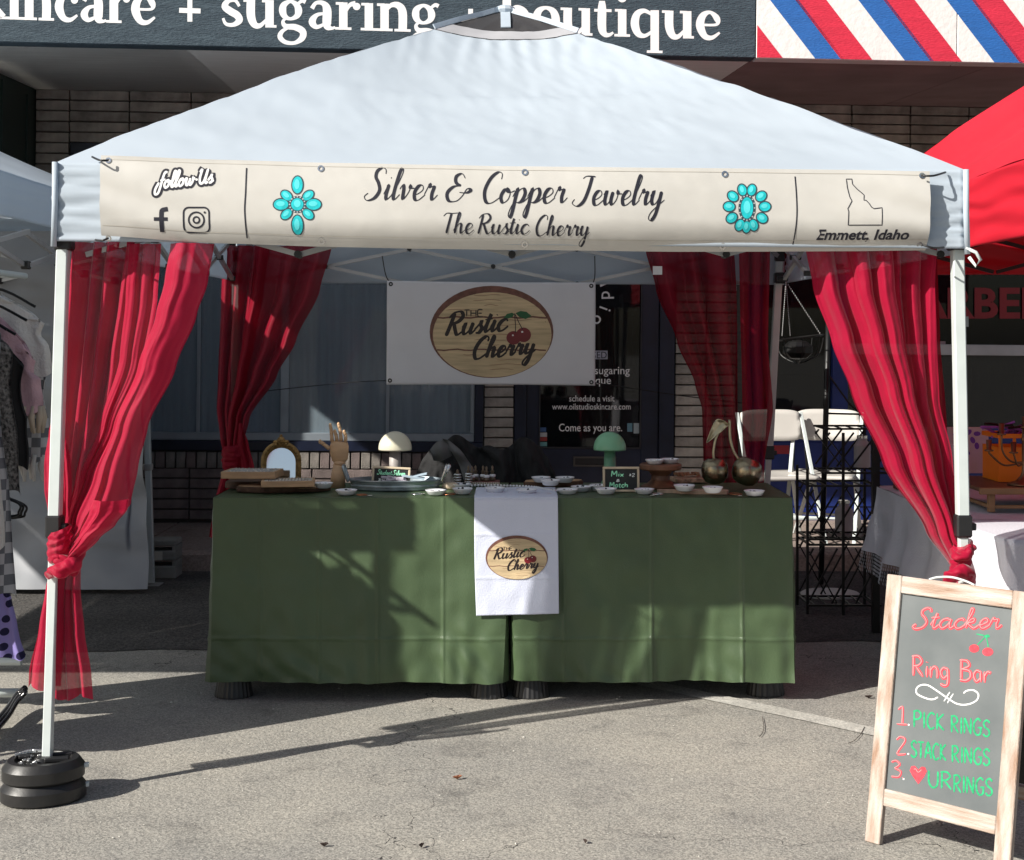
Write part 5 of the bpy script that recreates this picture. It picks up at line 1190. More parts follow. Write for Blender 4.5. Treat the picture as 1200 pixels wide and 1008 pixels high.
# cake stand, paddle board, carved box, bronze cherries
cs = onT(774, 571.5); ck = thing('cake_stand', 'turned brown wooden cake stand on the right table carrying two white dishes', 'cake stand', cs)
M_bw = mat('acacia', (.17,.075,.04), .5, var=.35, vs=9, stretch=(1,4,1))
zc = EYE-(543.5-HOR)*cs.y/F-TT
MB().lathe([(0,0),(.085,0),(.088,.008),(.06,.02),(.042,.035),(.040,zc-.05),(.055,zc-.03),(.06,zc-.026),(0,zc-.026)], (0,0,0), 40).build('pedestal', M_bw, ck, smooth='edge')
MB().lathe([(0,zc-.0255),(.088,zc-.0255),(.093,zc-.02),(.093,zc-.004),(.088,zc),(0,zc)], (0,0,0), 44).build('plate', M_bw, ck, smooth='edge')
dish(767, 544, 'left of the two white dishes up on the cake stand', TT+zc, .95); dish(785, 543, 'right of the two white dishes up on the cake stand', TT+zc, .95)
pd = onT(818, 578); pb_ = thing('paddle_board', 'pale wooden paddle board with two white dishes on it, right table edge', 'serving board', pd, (0,0,-.10))
out = [(-.165,-.012),(-.09,-.018),(-.06,-.04),(.10,-.045),(.125,-.03),(.13,0),(.125,.03),(.10,.045),(-.06,.04),(-.09,.018),(-.165,.012),(-.172,0)]
MB().poly(crom(out, 3, True)[:-1], lambda x, y, d=0: V(x, y, d), 0, .014).build('board', mat('pale_maple', (.45,.31,.22), .55, var=.2, vs=9, stretch=(4,1,1)), pb_, smooth='edge')
dish(802, 575.5, 'left oval dish on the paddle board', TT+.015, 1.05); dish(835, 577.5, 'right dish on the paddle board, in front of the bronze cherries', TT+.015)
cx = onT(807, 565); cbx = thing('carved_tray', 'carved pale wooden tray propped behind the paddle board, beside the cake stand', 'tray', cx, (0,0,.15))
MB().box((0,0,.012), (.075,.06,.011), None, .004).build('tray_body', mat('carved_wood', (.40,.26,.17), .7, var=.5, vs=50, bump=1, bs=70), cbx)
mb = MB(); random.seed(4)
for i in range(22): mb.box((random.uniform(-.062,.05), random.uniform(-.03,.045), .030+random.uniform(0,.012)), (.014,.004,.004), Matrix.Rotation(random.uniform(0,3),3,'Z'), .001)
mb.build('wood_chips', mat('chip_brown', (.30,.14,.07), .7, var=.4, vs=60), cbx)
M_brz = mat('aged_bronze', (.30,.25,.17), .27, metal=1, var=.2, vs=9); M_brzl = mat('leaf_bronze', (.42,.38,.26), .35, metal=.9, var=.2, vs=20)
YC = 6.22; kc = YC/F
chs = thing('bronze_cherries', 'pair of polished bronze cherries with stems and one leaf, right table end', 'ornament', P(855, 568, YC))
def cl(x, y, d=0): return P(x, y, YC+d)-chs.location
for (x, y, r, tx, sx_) in ((837.5,552,15.8,0,1.0),(875,552.5,16.8,.35,1.04)):
    R_ = Matrix.Rotation(tx, 3, 'Y'); n = 32; prof = [(r*kc*s, z*r*kc) for s, z in ((0,-.98),(.35,-.96),(.7,-.80),(.93,-.45),(1.0,.0),(.97,.35),(.84,.68),(.6,.88),(.38,.93),(.2,.86),(0,.72))]
    c = MB().lathe(prof, cl(x,y), n, sx_, 1.0, R_).build('cherry', M_brz, chs, smooth=True)
MB().tube(crom([tuple(cl(*p)) for p in ((837,541),(836,530),(838.5,515),(843,505))], 6), [.0055]*18+[.005], 10).build('stem', M_brzl, chs, smooth=True)
MB().tube(crom([tuple(cl(*p)) for p in ((866,539),(859.5,528),(855.5,513),(855,492))], 6), [.006]*18+[.005], 10).build('stem', M_brzl, chs, smooth=True)
def leaf3(u, v):
    L = [(854,497),(846,496),(838,505),(828,519)]; ax = crom(L, 8); i = min(len(ax)-1, int(v*(len(ax)-1))); a = ax[i]
    w_ = 8.2*math.sin(math.pi*min(.999,max(.001,v))**.8)*(u-.5)*2; nx, ny = .78, .62
    return cl(a[0]+nx*w_*.8, a[1]+ny*w_, -.012*abs(u-.5)*2-.004*math.sin(v*26)*abs(u-.5))
MB().grid(leaf3, 8, 24).build('leaf', M_brzl, chs, smooth=True, thick=.002)
# coat thrown over a chair behind the table
M_coat = mat('black_jersey', (.010,.010,.011), .85, var=.2, bump=.3, bs=120); M_coatg = mat('grey_lining', (.13,.13,.13), .8, var=.1)
ch = thing('covered_chair', 'heap of black and grey cloth thrown over a seat behind the table middle', 'draped cloth')
prof_ = [(484,572),(488,552),(497,538),(508,524),(520,515),(532,511),(548,516),(562,523),(580,526),(596,522),(610,515),(622,514),(632,520),(641,536),(648,552),(656,572)]
def coatf(x0, x1, lift, off):
    def fn(u, v):
        x = x0+(x1-x0)*u; top = interp(prof_, x)-lift; py = top+(600-top)*abs(v*2-1)**1.1 if v < .5 else top+(600-top)*(v*2-1)**1.1
        d = (v-.5)*1.0; q = P(x, py, 6.98+.22*d*(1 if v < .5 else 1)); q.y = 6.98+.30*(v-.5)-off*(1 if v < .5 else -1)
        ph = (x*.17+v*7+3.0*NS(x*.03, v*3)); s = 1-abs(v*2-1)*.2
        q.y += (-.022*math.sin(ph)-.008*math.sin(ph*2.3+2*NS(x*.06,v*5))+.05*NS(x*.05, v*4, 3)+.012*NS(x*.16,v*12,5))*s; q.z += .012*math.sin(x*.17+v*9); q.x += .02*math.sin(v*6+x*.05)*abs(v-.5)
        return q
    return fn
MB().grid(coatf(484, 656, 0, 0), 120, 60).build('cloth', M_coat, ch, smooth=True)
gm = MB()
def greyp(cpts, wpts):
    c = crom(cpts, 8); w_ = crom(wpts, 8); vs = []; fs = []
    for i, (a, b) in enumerate(zip(c, w_)):
        for j in range(5): t = j/4; vs.append(P(a[0]+(b[0]-a[0])*t, a[1]+(b[1]-a[1])*t, 6.74-.02*math.sin(math.pi*t)+.015*math.sin(i*.5)))
    for i in range(len(c)-1):
        for j in range(4): q = i*5+j; fs.append((q, q+1, q+6, q+5))
    gm.add(vs, fs)
greyp([(504,527),(512,518),(524,515)], [(508,540),(518,540),(530,534)])
greyp([(518,514),(528,528),(538,545),(544,565)], [(526,516),(540,528),(552,545),(566,566)])
gm.build('lining', M_coatg, ch, smooth=True)
for (x, y) in ((500,6.9),(640,6.9),(500,7.2),(640,7.2)): MB().bar(V((x-600)/F*6.9*.9, y, 0), V((x-600)/F*6.9*.9, y, .72), .03).build('leg', M_blackm, ch)
MB().bb((500-600)/F*6.9, (640-600)/F*6.9, 6.86, 7.22, .70, .74).build('seat', M_blackm, ch)
# small stock scattered between the dishes
M_tag = mat('price_tag', (.70,.68,.62), .7); M_cop = mat('copper', (.45,.17,.09), .3, metal=1); M_sil = M_chrome
for i, (px, py, m, lb) in enumerate(((424,581,M_cop,'copper bangle lying between two white dishes in front of the metal tray'),(489,580,M_sil,'silver bangle lying in front of the metal tray, left of a white dish'),
    (526,580,M_cop,'small copper bangle left of the pair of dishes by the towel'),(600,576,M_sil,'silver bangle lying on the white towel between two dishes'),
    (771,580,M_sil,'silver bangle at the table edge below the cake stand'),(862,580,M_cop,'copper bangle between paddle board and the last dish'),(640,580,M_cop,'copper bangle on the right corner of the towel'))):
    q = onT(px, py); t = thing('bangle', lb, 'bangle', q, (0,0,i)); r = .022+.004*(i % 3)
    MB().tube([(r*math.cos(k*.3142), r*math.sin(k*.3142)*.9, .004) for k in range(21)], .0022, 6).build('band', m, t, smooth=True)
    MB().box((r+.012,0,.0015), (.010,.006,.0006)).build('price_tag', M_tag, t)
# ------------------------------------------------------------------ chalk sign on the right
FLs, FRs = V(1.069, 4.305, 0), V(1.392, 3.985, 0)
U_ = (FRs-FLs).normalized(); B_ = V(-U_.y, U_.x, 0); lean = math.radians(9.5); UP = (B_*math.sin(lean)+V(0,0,1)*math.cos(lean)).normalized()
SF = Frame(FLs, U_, UP); W = (FRs-FLs).length; Hs = .80
sg = thing('chalk_sign', 'A-frame chalkboard with whitewashed frame listing Stacker Ring Bar steps, front right', 'chalkboard sign')
M_ww = mat('whitewashed_pine', (.30,.185,.125), .8, var=.3, vs=7, stretch=(6,6,.7), col2=(.52,.475,.425), detail=9, bump=.4, bs=60)
M_wwh = mat('whitewashed_pine_rail', (.30,.185,.125), .8, var=.3, vs=7, stretch=(.7,.7,7), col2=(.52,.475,.425), detail=9, bump=.4, bs=60)
def sbox(a0, a1, b0, b1, d0, d1, name, m, par, fr=SF):
    p = [fr.pt(a, b, d) for d in (d0, d1) for a, b in ((a0,b0),(a1,b0),(a1,b1),(a0,b1))]
    mb = MB(); c = sum((Vector(v) for v in p), V(0,0,0))/8; R = Matrix((fr.U, fr.W, fr.N)).transposed()
    mb.box(c, (abs(a1-a0)/2, abs(b1-b0)/2, abs(d1-d0)/2), R, .0025); return mb.build(name, m, par)
st_ = .050
sbox(0, st_, 0, Hs, -.011, .011, 'stile', M_ww, sg); sbox(W-st_, W, 0, Hs, -.011, .011, 'stile', M_ww, sg)
sbox(st_+.0005, W-st_-.0005, Hs-.052, Hs-.0006, -.010, .0103, 'rail', M_wwh, sg)
rz0 = SF.hit(1110, 925)[1]; rz1 = rz0+.052; rz0 = .115; rz1 = .165
sbox(st_+.0005, W-st_-.0005, rz0, rz1, -.010, .0103, 'rail', M_wwh, sg)
sbox(st_-.004, W-st_+.004, rz1-.004, Hs-.048, -.006, -.001, 'chalk_panel', M_chalkb, sg)
BFr = Frame(FLs+B_*.34+U_*.01, U_, (UP*Hs-(B_*.34)).normalized()); Hb = Hs*.985
sbox(0, st_*.9, 0, Hb, -.010, .010, 'back_stile', M_wwh, sg, BFr); sbox(W-.02-st_*.9, W-.02, 0, Hb, -.010, .010, 'back_stile', M_wwh, sg, BFr)
sbox(st_*.9+.001, W-.021-st_*.9, .14, .185, -.009, .009, 'back_rail', M_wwh, sg, BFr); sbox(st_*.9+.001, W-.021-st_*.9, Hb-.05, Hb, -.009, .009, 'back_rail', M_wwh, sg, BFr)
sbox(st_*.9-.004, W-.021-st_*.9+.004, .19, Hb-.055, -.004, .0, 'back_panel', M_slate, sg, BFr)
q0 = SF.pt(W*.30, Hs, -.0); q1 = SF.pt(W*.62, Hs, .0); MB().tube(crom([tuple(q0), tuple(q0.lerp(q1,.2)+V(0,0,.010)), tuple(q0.lerp(q1,.5)+V(0,0,.015)), tuple(q0.lerp(q1,.8)+V(0,0,.009)), tuple(q1)], 6), .0035, 7).build('carry_cord', M_leg, sg, smooth=True)
for a in (.03, W-.03): MB().tube([SF.pt(a, Hs-.025, -.012), SF.pt(a, Hs-.025, -.03)], .008, 8).build('hinge', M_steel, sg)
cf = lambda x, y, e=0: SF.pt(*SF.hit(x, y), -.0005+e)
M_cr = mat('chalk_red', (.58,.045,.065), .8, var=.25, vs=90); M_cg = mat('chalk_green', (.012,.31,.125), .8, var=.3, vs=90); M_cw = mat('chalk_marker_white', (.80,.80,.78), .8); M_cp = mat('chalk_pink', (.68,.25,.25), .8)
sl_ = .105
mb = MB(); mb2 = MB()
def both(font, txt, x0, x1, yb, xh, w_, **k):
    inked(lambda b: write(b, font, txt, x0, x1, yb, xh, cf, w_, **k), M_cr, sg)
    inked(lambda b: write(b, font, txt, x0-.5, x1-.5, yb-.6, xh, lambda x,y,e=0: cf(x,y,e+.0006), w_*.32, **k), M_cp, sg, 'chalk_highlight')
inked(lambda b: write(b, SC, 'Stacker', 1070, 1172, 736.5, 11, cf, 3.4, slant=.2, slope=.0), M_cr, sg)
write(mb2, SC, 'Stacker', 1069.5, 1171.5, 735.9, 11, lambda x,y,e=0: cf(x,y,e+.0006), .8, slant=.2, slope=.0)
both(PR, 'Ring', 1069, 1114, 792, 11.5, 3.5, slope=sl_); both(PR, 'Bar', 1125, 1162, 797, 11.5, 3.5, slope=sl_)
both(PR, '1.', 1051, 1068, 848.5, 10, 2.4, slope=sl_); both(PR, '2.', 1050, 1067, 883, 10, 2.4, slope=sl_); both(PR, '3.', 1044, 1061, 911, 10, 2.4, slope=sl_)
hearts = [(1076,919),(1069,909),(1066,903),(1068,898),(1072,897.5),(1076,902),(1080,898.5),(1084,899),(1086,904),(1083,910)]
mb.poly([(x, y) for x, y in hearts], cf, .0002)
disc(mb, 1141.5, 760, 6, 4.8, cf, .0003, 16); disc(mb, 1157.5, 764, 6.5, 5, cf, .0003, 16)
mb.build('chalk_red_writing', M_cr, sg); 
ribbon(mb2, crom([(1071,902),(1073,901),(1076,905),(1080,902)],4), .8, cf, d=.0009)
mb2.build('chalk_highlight', M_cp, sg); mb = MB()
for txt, x0, x1, yb, xh in (('PICK',1070,1108,852.5,9.6),('RINGS',1114,1161,858.5,9.6),('STACK',1067,1110,887,9.6),('RINGS',1115,1161,893,9.6),('UR',1087,1117,922,9.8),('RINGS',1117,1164,928,10)):
    inked(lambda b: write(b, PR, txt, x0, x1, yb, xh, cf, 2.3, slope=sl_, jit=.5), M_cg, sg)
ribbon(mb, crom([(1145,756),(1151,750),(1155,745)],3), 1.3, cf); ribbon(mb, crom([(1158,759),(1157,752),(1155,745)],3), 1.3, cf); ribbon(mb, crom([(1144,743),(1149,744),(1154,745)],3), 1.4, cf); disc(mb, 1157, 745.5, 3, 2, cf, .0003, 10)
mb.build('chalk_green_writing', M_cg, sg); mb = MB()
ribbon(mb, crom([(1099,817),(1094,819.5),(1087,819),(1075,813.5),(1074,807),(1079,803),(1087,803),(1097,809),(1110,818),(1122,825),(1134,825.5),(1144,821),(1146.5,814),(1141,809),(1133,809.5),(1129,812.5)], 6), 1.7, cf)
ribbon(mb, [(1113,811),(1106,822)], 1.4, cf); ribbon(mb, [(1117,813),(1110,824)], 1.4, cf)
mb.build('chalk_flourish', M_cw, sg); mb = MB()
for x, y in ((1065,849.5),(1064.5,883.5),(1059,913)): disc(mb, x, y, 1.1, 1.1, cf, .0009, 8)
mb.build('chalk_dots', M_cw, sg)
wr = weight((1.30, 5.02, 0), (0,0,1.2), 'black two-disc plastic weight on the front right canopy foot, behind the chalk sign'); wr.location = (FRB.x+.01, FRB.y, 0)

# ------------------------------------------------------------------ left neighbour: white tent, grey wall, clothes rail
nb = thing('canopy_tent', 'neighbouring white pop-up canopy with grey side wall at the left edge', 'canopy tent')
nc = [V(-5.29, 4.75, 2.25), V(-2.24, 4.75, 2.25), V(-2.24, 8.75, 2.25), V(-5.29, 8.75, 2.25)]; na = V(-3.77, 7.1, 3.0)
for k in range(4):
    a, b = nc[k], nc[(k+1) % 4]
    MB().grid(lambda u, v: a.lerp(b, u).lerp(na, v)+V(0,0,-.05*math.sin(math.pi*v)*(1-abs(u-.5)*2)+.012*NS(u*6,v*6,k)), 60, 30).build('roof_panel', M_tent, nb, smooth=True)
    def vf(u, v):
        q = a.lerp(b, u)+V(0,0,-.20*v); n = (b-a).cross(V(0,0,1)).normalized(); return q+n*(.004+.012*NS(u*8,v*2,k)+.006*math.sin(v*24+u*9)*.4)
    MB().grid(vf, 60, 14).build('valance', M_tent, nb, smooth=True, thick=.002)
for (x, y) in ((-5.24,4.8),(-2.29,4.8),(-5.24,8.7)): MB().bar(V(x,y,.02), V(x,y,2.2), .036, .036, .003).build('leg', M_leg, nb)
lgb, lgt = G(177.5, 683), P(166, 420, 8.75); lgt.z = 2.2; lgb.y = 8.70; lgb.x = (177.5-600)/F*8.7
lg = MB().bar(lgb+V(0,0,.02), lgt, .036, .036, .003).build('leg', M_leg, nb)
MB().box(lgb+V(0,0,.008), (.06,.06,.005), None, .002).build('foot_plate', M_steel, lg); 
jm = lgb.lerp(lgt, .33); MB().bar(jm-V(0,0,.02), jm+V(0,0,.02), .05, .05, .004).build('slider_catch', M_steel, lg)
def sc2(p0, p1, n, zl, zh):
    for i in range(n):
        a = p0.lerp(p1, i/n); b = p0.lerp(p1, (i+1)/n)
        MB().bar(V(a.x-.01,a.y,zh), V(b.x-.01,b.y,zl), .02).build('truss_bar', M_steel, nb); MB().bar(V(a.x+.012,a.y,zl), V(b.x+.012,b.y,zh), .02).build('truss_bar', M_steel, nb)
        MB().box(((a.x+b.x)/2,(a.y+b.y)/2,(zl+zh)/2), (.02,.02,.02), None, .005).box((b.x,b.y,zl), (.02,.02,.02), None, .005).build('truss_pivot', M_black, nb)
sc2(V(-2.30,4.9,0), V(-2.30,8.6,0), 4, 1.86, 2.02)
sc2(V(-5.2,8.62,0), V(-2.4,8.62,0), 4, 1.86, 2.02)
def tarp(u, v):
    x = -5.3+3.12*u+ (0 if v > .02 else 0); z = 2.16-2.12*v; e = max(0, v-.62)/.38
    x += .0-.16*u*(math.sin(math.pi*min(1,(v-.3)/.7))*.0) + (.04*e)*u
    w_ = .035*math.sin(z*16+u*6+3*NS(u*4,z*1.5))*(.4+.6*math.sin(math.pi*v)) + .06*NS(u*5, z*1.5)+.018*NS(u*18, z*7,3)+.01*math.sin(z*60+u*20)*NS(u*6,z*3,7)
    if u > .96: x += -.10*math.sin(math.pi*min(1,max(0,(v-.25)/.75)))*.5
    return V(x, 8.62-.25*e*e+w_, z)
MB().grid(tarp, 140, 120).build('side_wall', M_tarp, nb, smooth=True)
def tarp2(u, v):
    z = 1.0-.96*v; return V(-2.24+.02*math.sin(v*7)-.0+(.10-.16*u)*v*0, 8.60-.9*u*(.35+.65*v)+.03*NS(u*4,v*4), z*(1-.15*u))
# clothes rail with garments
rk = thing('clothes_rail', 'white tube clothes rail with two bars at the left edge', 'clothes rail')
RX = -2.235
for y in (4.75, 6.5):
    MB().tube([(RX-.30,y,.05),(RX-.30,y,1.80),(RX,y,1.80)], .014, 8).build('upright', M_leg, rk); MB().tube([(RX-.60,y,.04),(RX+.0,y,.04)], .018, 8).build('foot', M_leg, rk)
MB().tube([(RX,4.7,1.80),(RX,6.55,1.80)], .014, 8).build('hanging_bar', M_leg, rk); MB().tube([(RX,5.5,.93),(RX,6.5,.93)], .012, 8).build('hanging_bar', M_leg, rk)
def garment(name, Y, hw, zt, zb, m, label, flare=.05, sh=.10, frill=None, off=0, cat='garment', th=.05, seed=0):
    t = thing(name, label, cat)
    def fn(u, v):
        a = u*2*math.pi; w_ = hw*(min(1, .35+v*7) if v < .1 else 1-.10*math.sin(math.pi*min(1,v*1.6)))+flare*v*v
        fold = 1+.10*math.sin(6*a+seed+3*v)*v
        z = zt-(zt-zb)*v - (sh*abs(math.cos(a))**2 if v < .35 else sh*abs(math.cos(a))**2*max(0,(1-(v-.35)*2)))*(1-v)
        return V(RX+off+w_*math.cos(a)*(1+.03*NS(v*5,seed)), Y+(th*.5+th*.8*v)*math.sin(a)*fold+.01*math.sin(a*9+seed), z+.012*math.sin(a*5+seed)*v)
    MB().grid(fn, 48, 40).build('cloth', m, t, smooth=True)
    MB().tube(crom([(RX+off-hw*.8,Y,zt-.07),(RX+off,Y,zt+.01),(RX+off+hw*.8,Y,zt-.07)], 5), .006, 6).tube([(RX+off,Y,zt+.01),(RX+off,Y,zt+.045),(RX+off+.02,Y,zt+.07)], .003, 5).build('hanger', M_blackm, t)
    if frill:
        f = MB()
        for i in range(26):
            a = i/26*2*math.pi; x = RX+off+(hw+flare)*math.cos(a); y = Y+th*1.3*math.sin(a); f.tube([(x,y,zb+.03),(x+.01*math.sin(i),y,zb-.02),(x+.014*math.sin(i*3),y,zb-.085)], [.010,.014,.006], 6)
        f.build('tassel_trim', frill, t, smooth=True)
    return t
M_creamk = mat('cream_knit', (.62,.60,.57), .9, var=.12, bump=.6, bs=90); M_pinkk = mat('blush_knit', (.50,.32,.36), .9, var=.2, vs=9, bump=.5, bs=90)
def dots(name, base, spot, scale, rad, chk=False):
    m = bpy.data.materials.new(name); m.use_nodes = True; n = m.node_tree.nodes; l = m.node_tree.links; b = n['Principled BSDF']; b.inputs['Roughness'].default_value = .8
    g = n.new('ShaderNodeNewGeometry'); v = n.new('ShaderNodeTexChecker' if chk else 'ShaderNodeTexVoronoi'); v.inputs['Scale'].default_value = scale
    if chk == 's': pass
    mp = n.new('ShaderNodeMapping'); mp.inputs['Scale'].default_value = (1, .001, 1) if not chk else (1,.02,1); l.new(g.outputs['Position'], mp.inputs[0]); l.new(mp.outputs[0], v.inputs['Vector'])
    mx = n.new('ShaderNodeMix'); mx.data_type = 'RGBA'; mx.inputs[6].default_value = (*base,1); mx.inputs[7].default_value = (*spot,1)
    if chk: l.new(v.outputs['Fac'], mx.inputs[0])
    else:
        v.inputs['Randomness'].default_value = .35
        lt = n.new('ShaderNodeMath'); lt.operation = 'LESS_THAN'; lt.inputs[1].default_value = rad; l.new(v.outputs['Distance'], lt.inputs[0]); l.new(lt.outputs[0], mx.inputs[0])
    l.new(mx.outputs[2], b.inputs['Base Color']); return m
M_polka = dots('lilac_polka_cotton', (.32,.27,.62), (.008,.006,.05), 19, .30); M_ging = dots('grey_gingham', (.45,.46,.48), (.14,.15,.17), 24, 0, True)
M_seq = mat('black_sequin', (.004,.004,.004), .35, col2=(.22,.21,.20), vs=70, bump=1, bs=120, detail=1); M_blk = mat('black_velvet', (.006,.006,.007), .9)
garment('knit_top', 6.15, .225, 1.72, 1.36, M_creamk, 'cream knitted top hanging furthest back on the clothes rail', .03, .12, None, seed=1)
garment('fringed_poncho', 6.02, .235, 1.66, 1.20, M_pinkk, 'blush pink fringed knit top behind the black dress on the rail', .02, .22, mat('fringe_cream', (.45,.38,.30), .9), seed=2)
garment('gingham_skirt', 6.22, .215, 1.45, .98, M_ging, 'grey and white gingham piece hanging behind the sequin dress', .01, .05, mat('fringe_white', (.55,.54,.52), .9), seed=3)
garment('sequin_dress', 5.88, .190, 1.62, .88, M_seq, 'black and grey sequin dress on the clothes rail at the left edge', .02, .10, None, seed=4)
garment('velvet_dress', 5.93, .215, 1.60, .98, M_blk, 'plain black velvet dress edge showing right of the sequin dress', .01, .16, None, seed=5)
garment('polka_skirt', 5.80, .155, .88, .22, M_polka, 'lilac skirt with navy polka dots on the lower bar of the rail', .10, .0, None, cat='skirt', th=.06, seed=6)
garment('knit_top', 5.55, .22, 1.74, .70, M_creamk, 'long cream knitted dress on the rail just outside the photo edge', .04, .12, None, seed=7)
garment('velvet_dress', 5.30, .22, 1.72, .60, M_blk, 'long black dress on the rail outside the left photo edge', .04, .12, None, seed=8)
garment('sequin_dress', 5.05, .22, 1.70, .50, M_seq, 'second sequin dress nearest the street end of the rail', .04, .12, None, seed=9)
for i, (y, m_, zb_) in enumerate(((4.93,M_creamk,.42),(5.17,M_blk,.35),(5.42,M_pinkk,.48),(5.65,M_ging,.50))):  # extra dresses, mostly out of view, added to block sun between the others
    garment('shading_dress', y, .225, 1.76, zb_, m_, ('ivory long dress added out of view to block sun, street end of rail', 'black long dress added out of view to block sun, second along the rail', 'pink long dress added out of view to block sun, midway along the rail', 'gingham long dress added to block sun behind the cream knit dress')[i], .05, .12, None, cat='dress', seed=20+i)
for y, lb in ((5.74,'empty black wire hanger at the front of the lower bar'),(5.70,'empty black wire hanger just behind the front one on the lower bar'),(5.67,'empty black wire hanger third along the lower bar')):
    z = .86-.02*(y-5.7)*10; x = RX+.06
    MB().tube(crom([(x-.20,y,z-.03),(x,y,z+.05),(x+.20,y,z+.0),(x+.215,y,z-.04),(x+.17,y,z-.06),(x-.15,y,z-.07),(x-.20,y,z-.03)], 6), .005, 6).tube([(x,y,z+.05),(x,y,z+.10),(x-.02,y,z+.11)], .003, 5).build('wire_hanger', M_blackm, smooth=True, label=lb, cat='hanger')
# low white bar and black strap at lower left
MB().tube([G(-60,812,.05), G(27,812,.05)], .019, 10).ball(G(27,812,.05), .0205, 10).build('rail_foot', M_leg, smooth=True, label='white tube foot lying low at the left edge beside the curtain tail', cat='tube')
bs = thing('cable_bundle', 'glossy black sleeved strap sloping down at the lower left edge', 'strap')
for k in range(3):
    g = [G(30,806+k*3,.10-.0*k), G(20,815+k*4,.07), G(8,832+k*5,.05), G(-20,862+k*5,.04)]; MB().tube(crom([tuple(q) for q in g], 6), .013-.002*k, 8).build('strap_strand', mat('black_gloss', (.015,.015,.016), .2), bs, smooth=True)
# concrete blocks behind the curtain
M_blk2 = mat('concrete_block', (.22,.22,.20), .9, var=.15, vs=12, bump=.7)
cbk = thing('concrete_blocks', 'grey hollow block standing by the kerb under the big window', 'concrete block', (P(192,640,9.0).x, 8.98, .012)); 
mb = MB()
for z0, z1 in ((0,.08),(.115,.175),(.205,.24)): mb.bb(-.11, .10, -.09, .09, z0, z1, .006)
for x in (-.10, .09): mb.bb(x-.012, x+.012, -.085, .085, .081, .114); mb.bb(x-.012, x+.012, -.085, .085, .1755, .2045)
mb.build('block_web', M_blk2, cbk); MB().bb(-.08,.02,-.10,-.095,.118,.172).build('block_face', mat('block_pale', (.5,.48,.42), .9), cbk)

# ------------------------------------------------------------------ right neighbour: red tent and its tables
rt = thing('canopy_tent', 'red pop-up canopy of the next stall at the right edge', 'canopy tent')
rcn = [V(1.80,4.95,2.14), V(4.85,4.95,2.14), V(4.85,8.0,2.14), V(1.80,8.0,2.14)]; ra = V(3.32,6.48,3.10)
for k in range(4):
    a, b = rcn[k], rcn[(k+1) % 4]
    def rf(u, v):
        hip = abs(u-.5)*2; q = a.lerp(b,u).lerp(ra, v)
        return q+V(0,0,.13*math.sin(math.pi*v)**.9*hip**1.5+.02*math.sin(math.pi*v)-.02*(1-hip)*math.sin(math.pi*v)+.014*NS(u*7,v*6,k+4)+.004*math.sin(v*50+u*14+6*NS(u*4,v*4))*(1-v)**2)
    MB().grid(rf, 90, 60).build('roof_panel', M_redr, rt, smooth=True)
    def rv(u, v):
        n = (b-a).cross(V(0,0,1)).normalized(); q = a.lerp(b,u)+V(0,0,-.27*v); return q+n*(.006+.004*math.sin(v*22+5*NS(u*6,v*2,k))+.014*NS(u*9,v*3,k+1))
    MB().grid(rv, 90, 24).build('valance', M_redr, rt, smooth=True, thick=.002)
for (x, y) in ((4.8,5.0),(4.8,7.95),(1.86,5.0),(1.86,7.3)): MB().bar(V(x,y,.0), V(x,y,2.1), .036, .036).build('leg', M_blackm, rt)
for (p, q, n) in ((V(1.9,5.1,0), V(1.9,7.9,0), 3), (V(2.0,7.9,0), V(4.7,7.9,0), 4)):
    for i in range(n):
        a = p.lerp(q, i/n); b = p.lerp(q, (i+1)/n); MB().bar(V(a.x-.01,a.y,2.06), V(b.x-.01,b.y,1.88), .02).build('truss_bar', M_blackm, rt); MB().bar(V(a.x+.013,a.y+.013,1.88), V(b.x+.013,b.y+.013,2.06), .02).build('truss_bar', M_blackm, rt)
for c in rcn: MB().bar(V(c.x,c.y,2.08).lerp(ra,.04), V(c.x,c.y,2.05).lerp(ra,.92)-V(0,0,.05), .022).build('roof_rafter', M_blackm, rt)
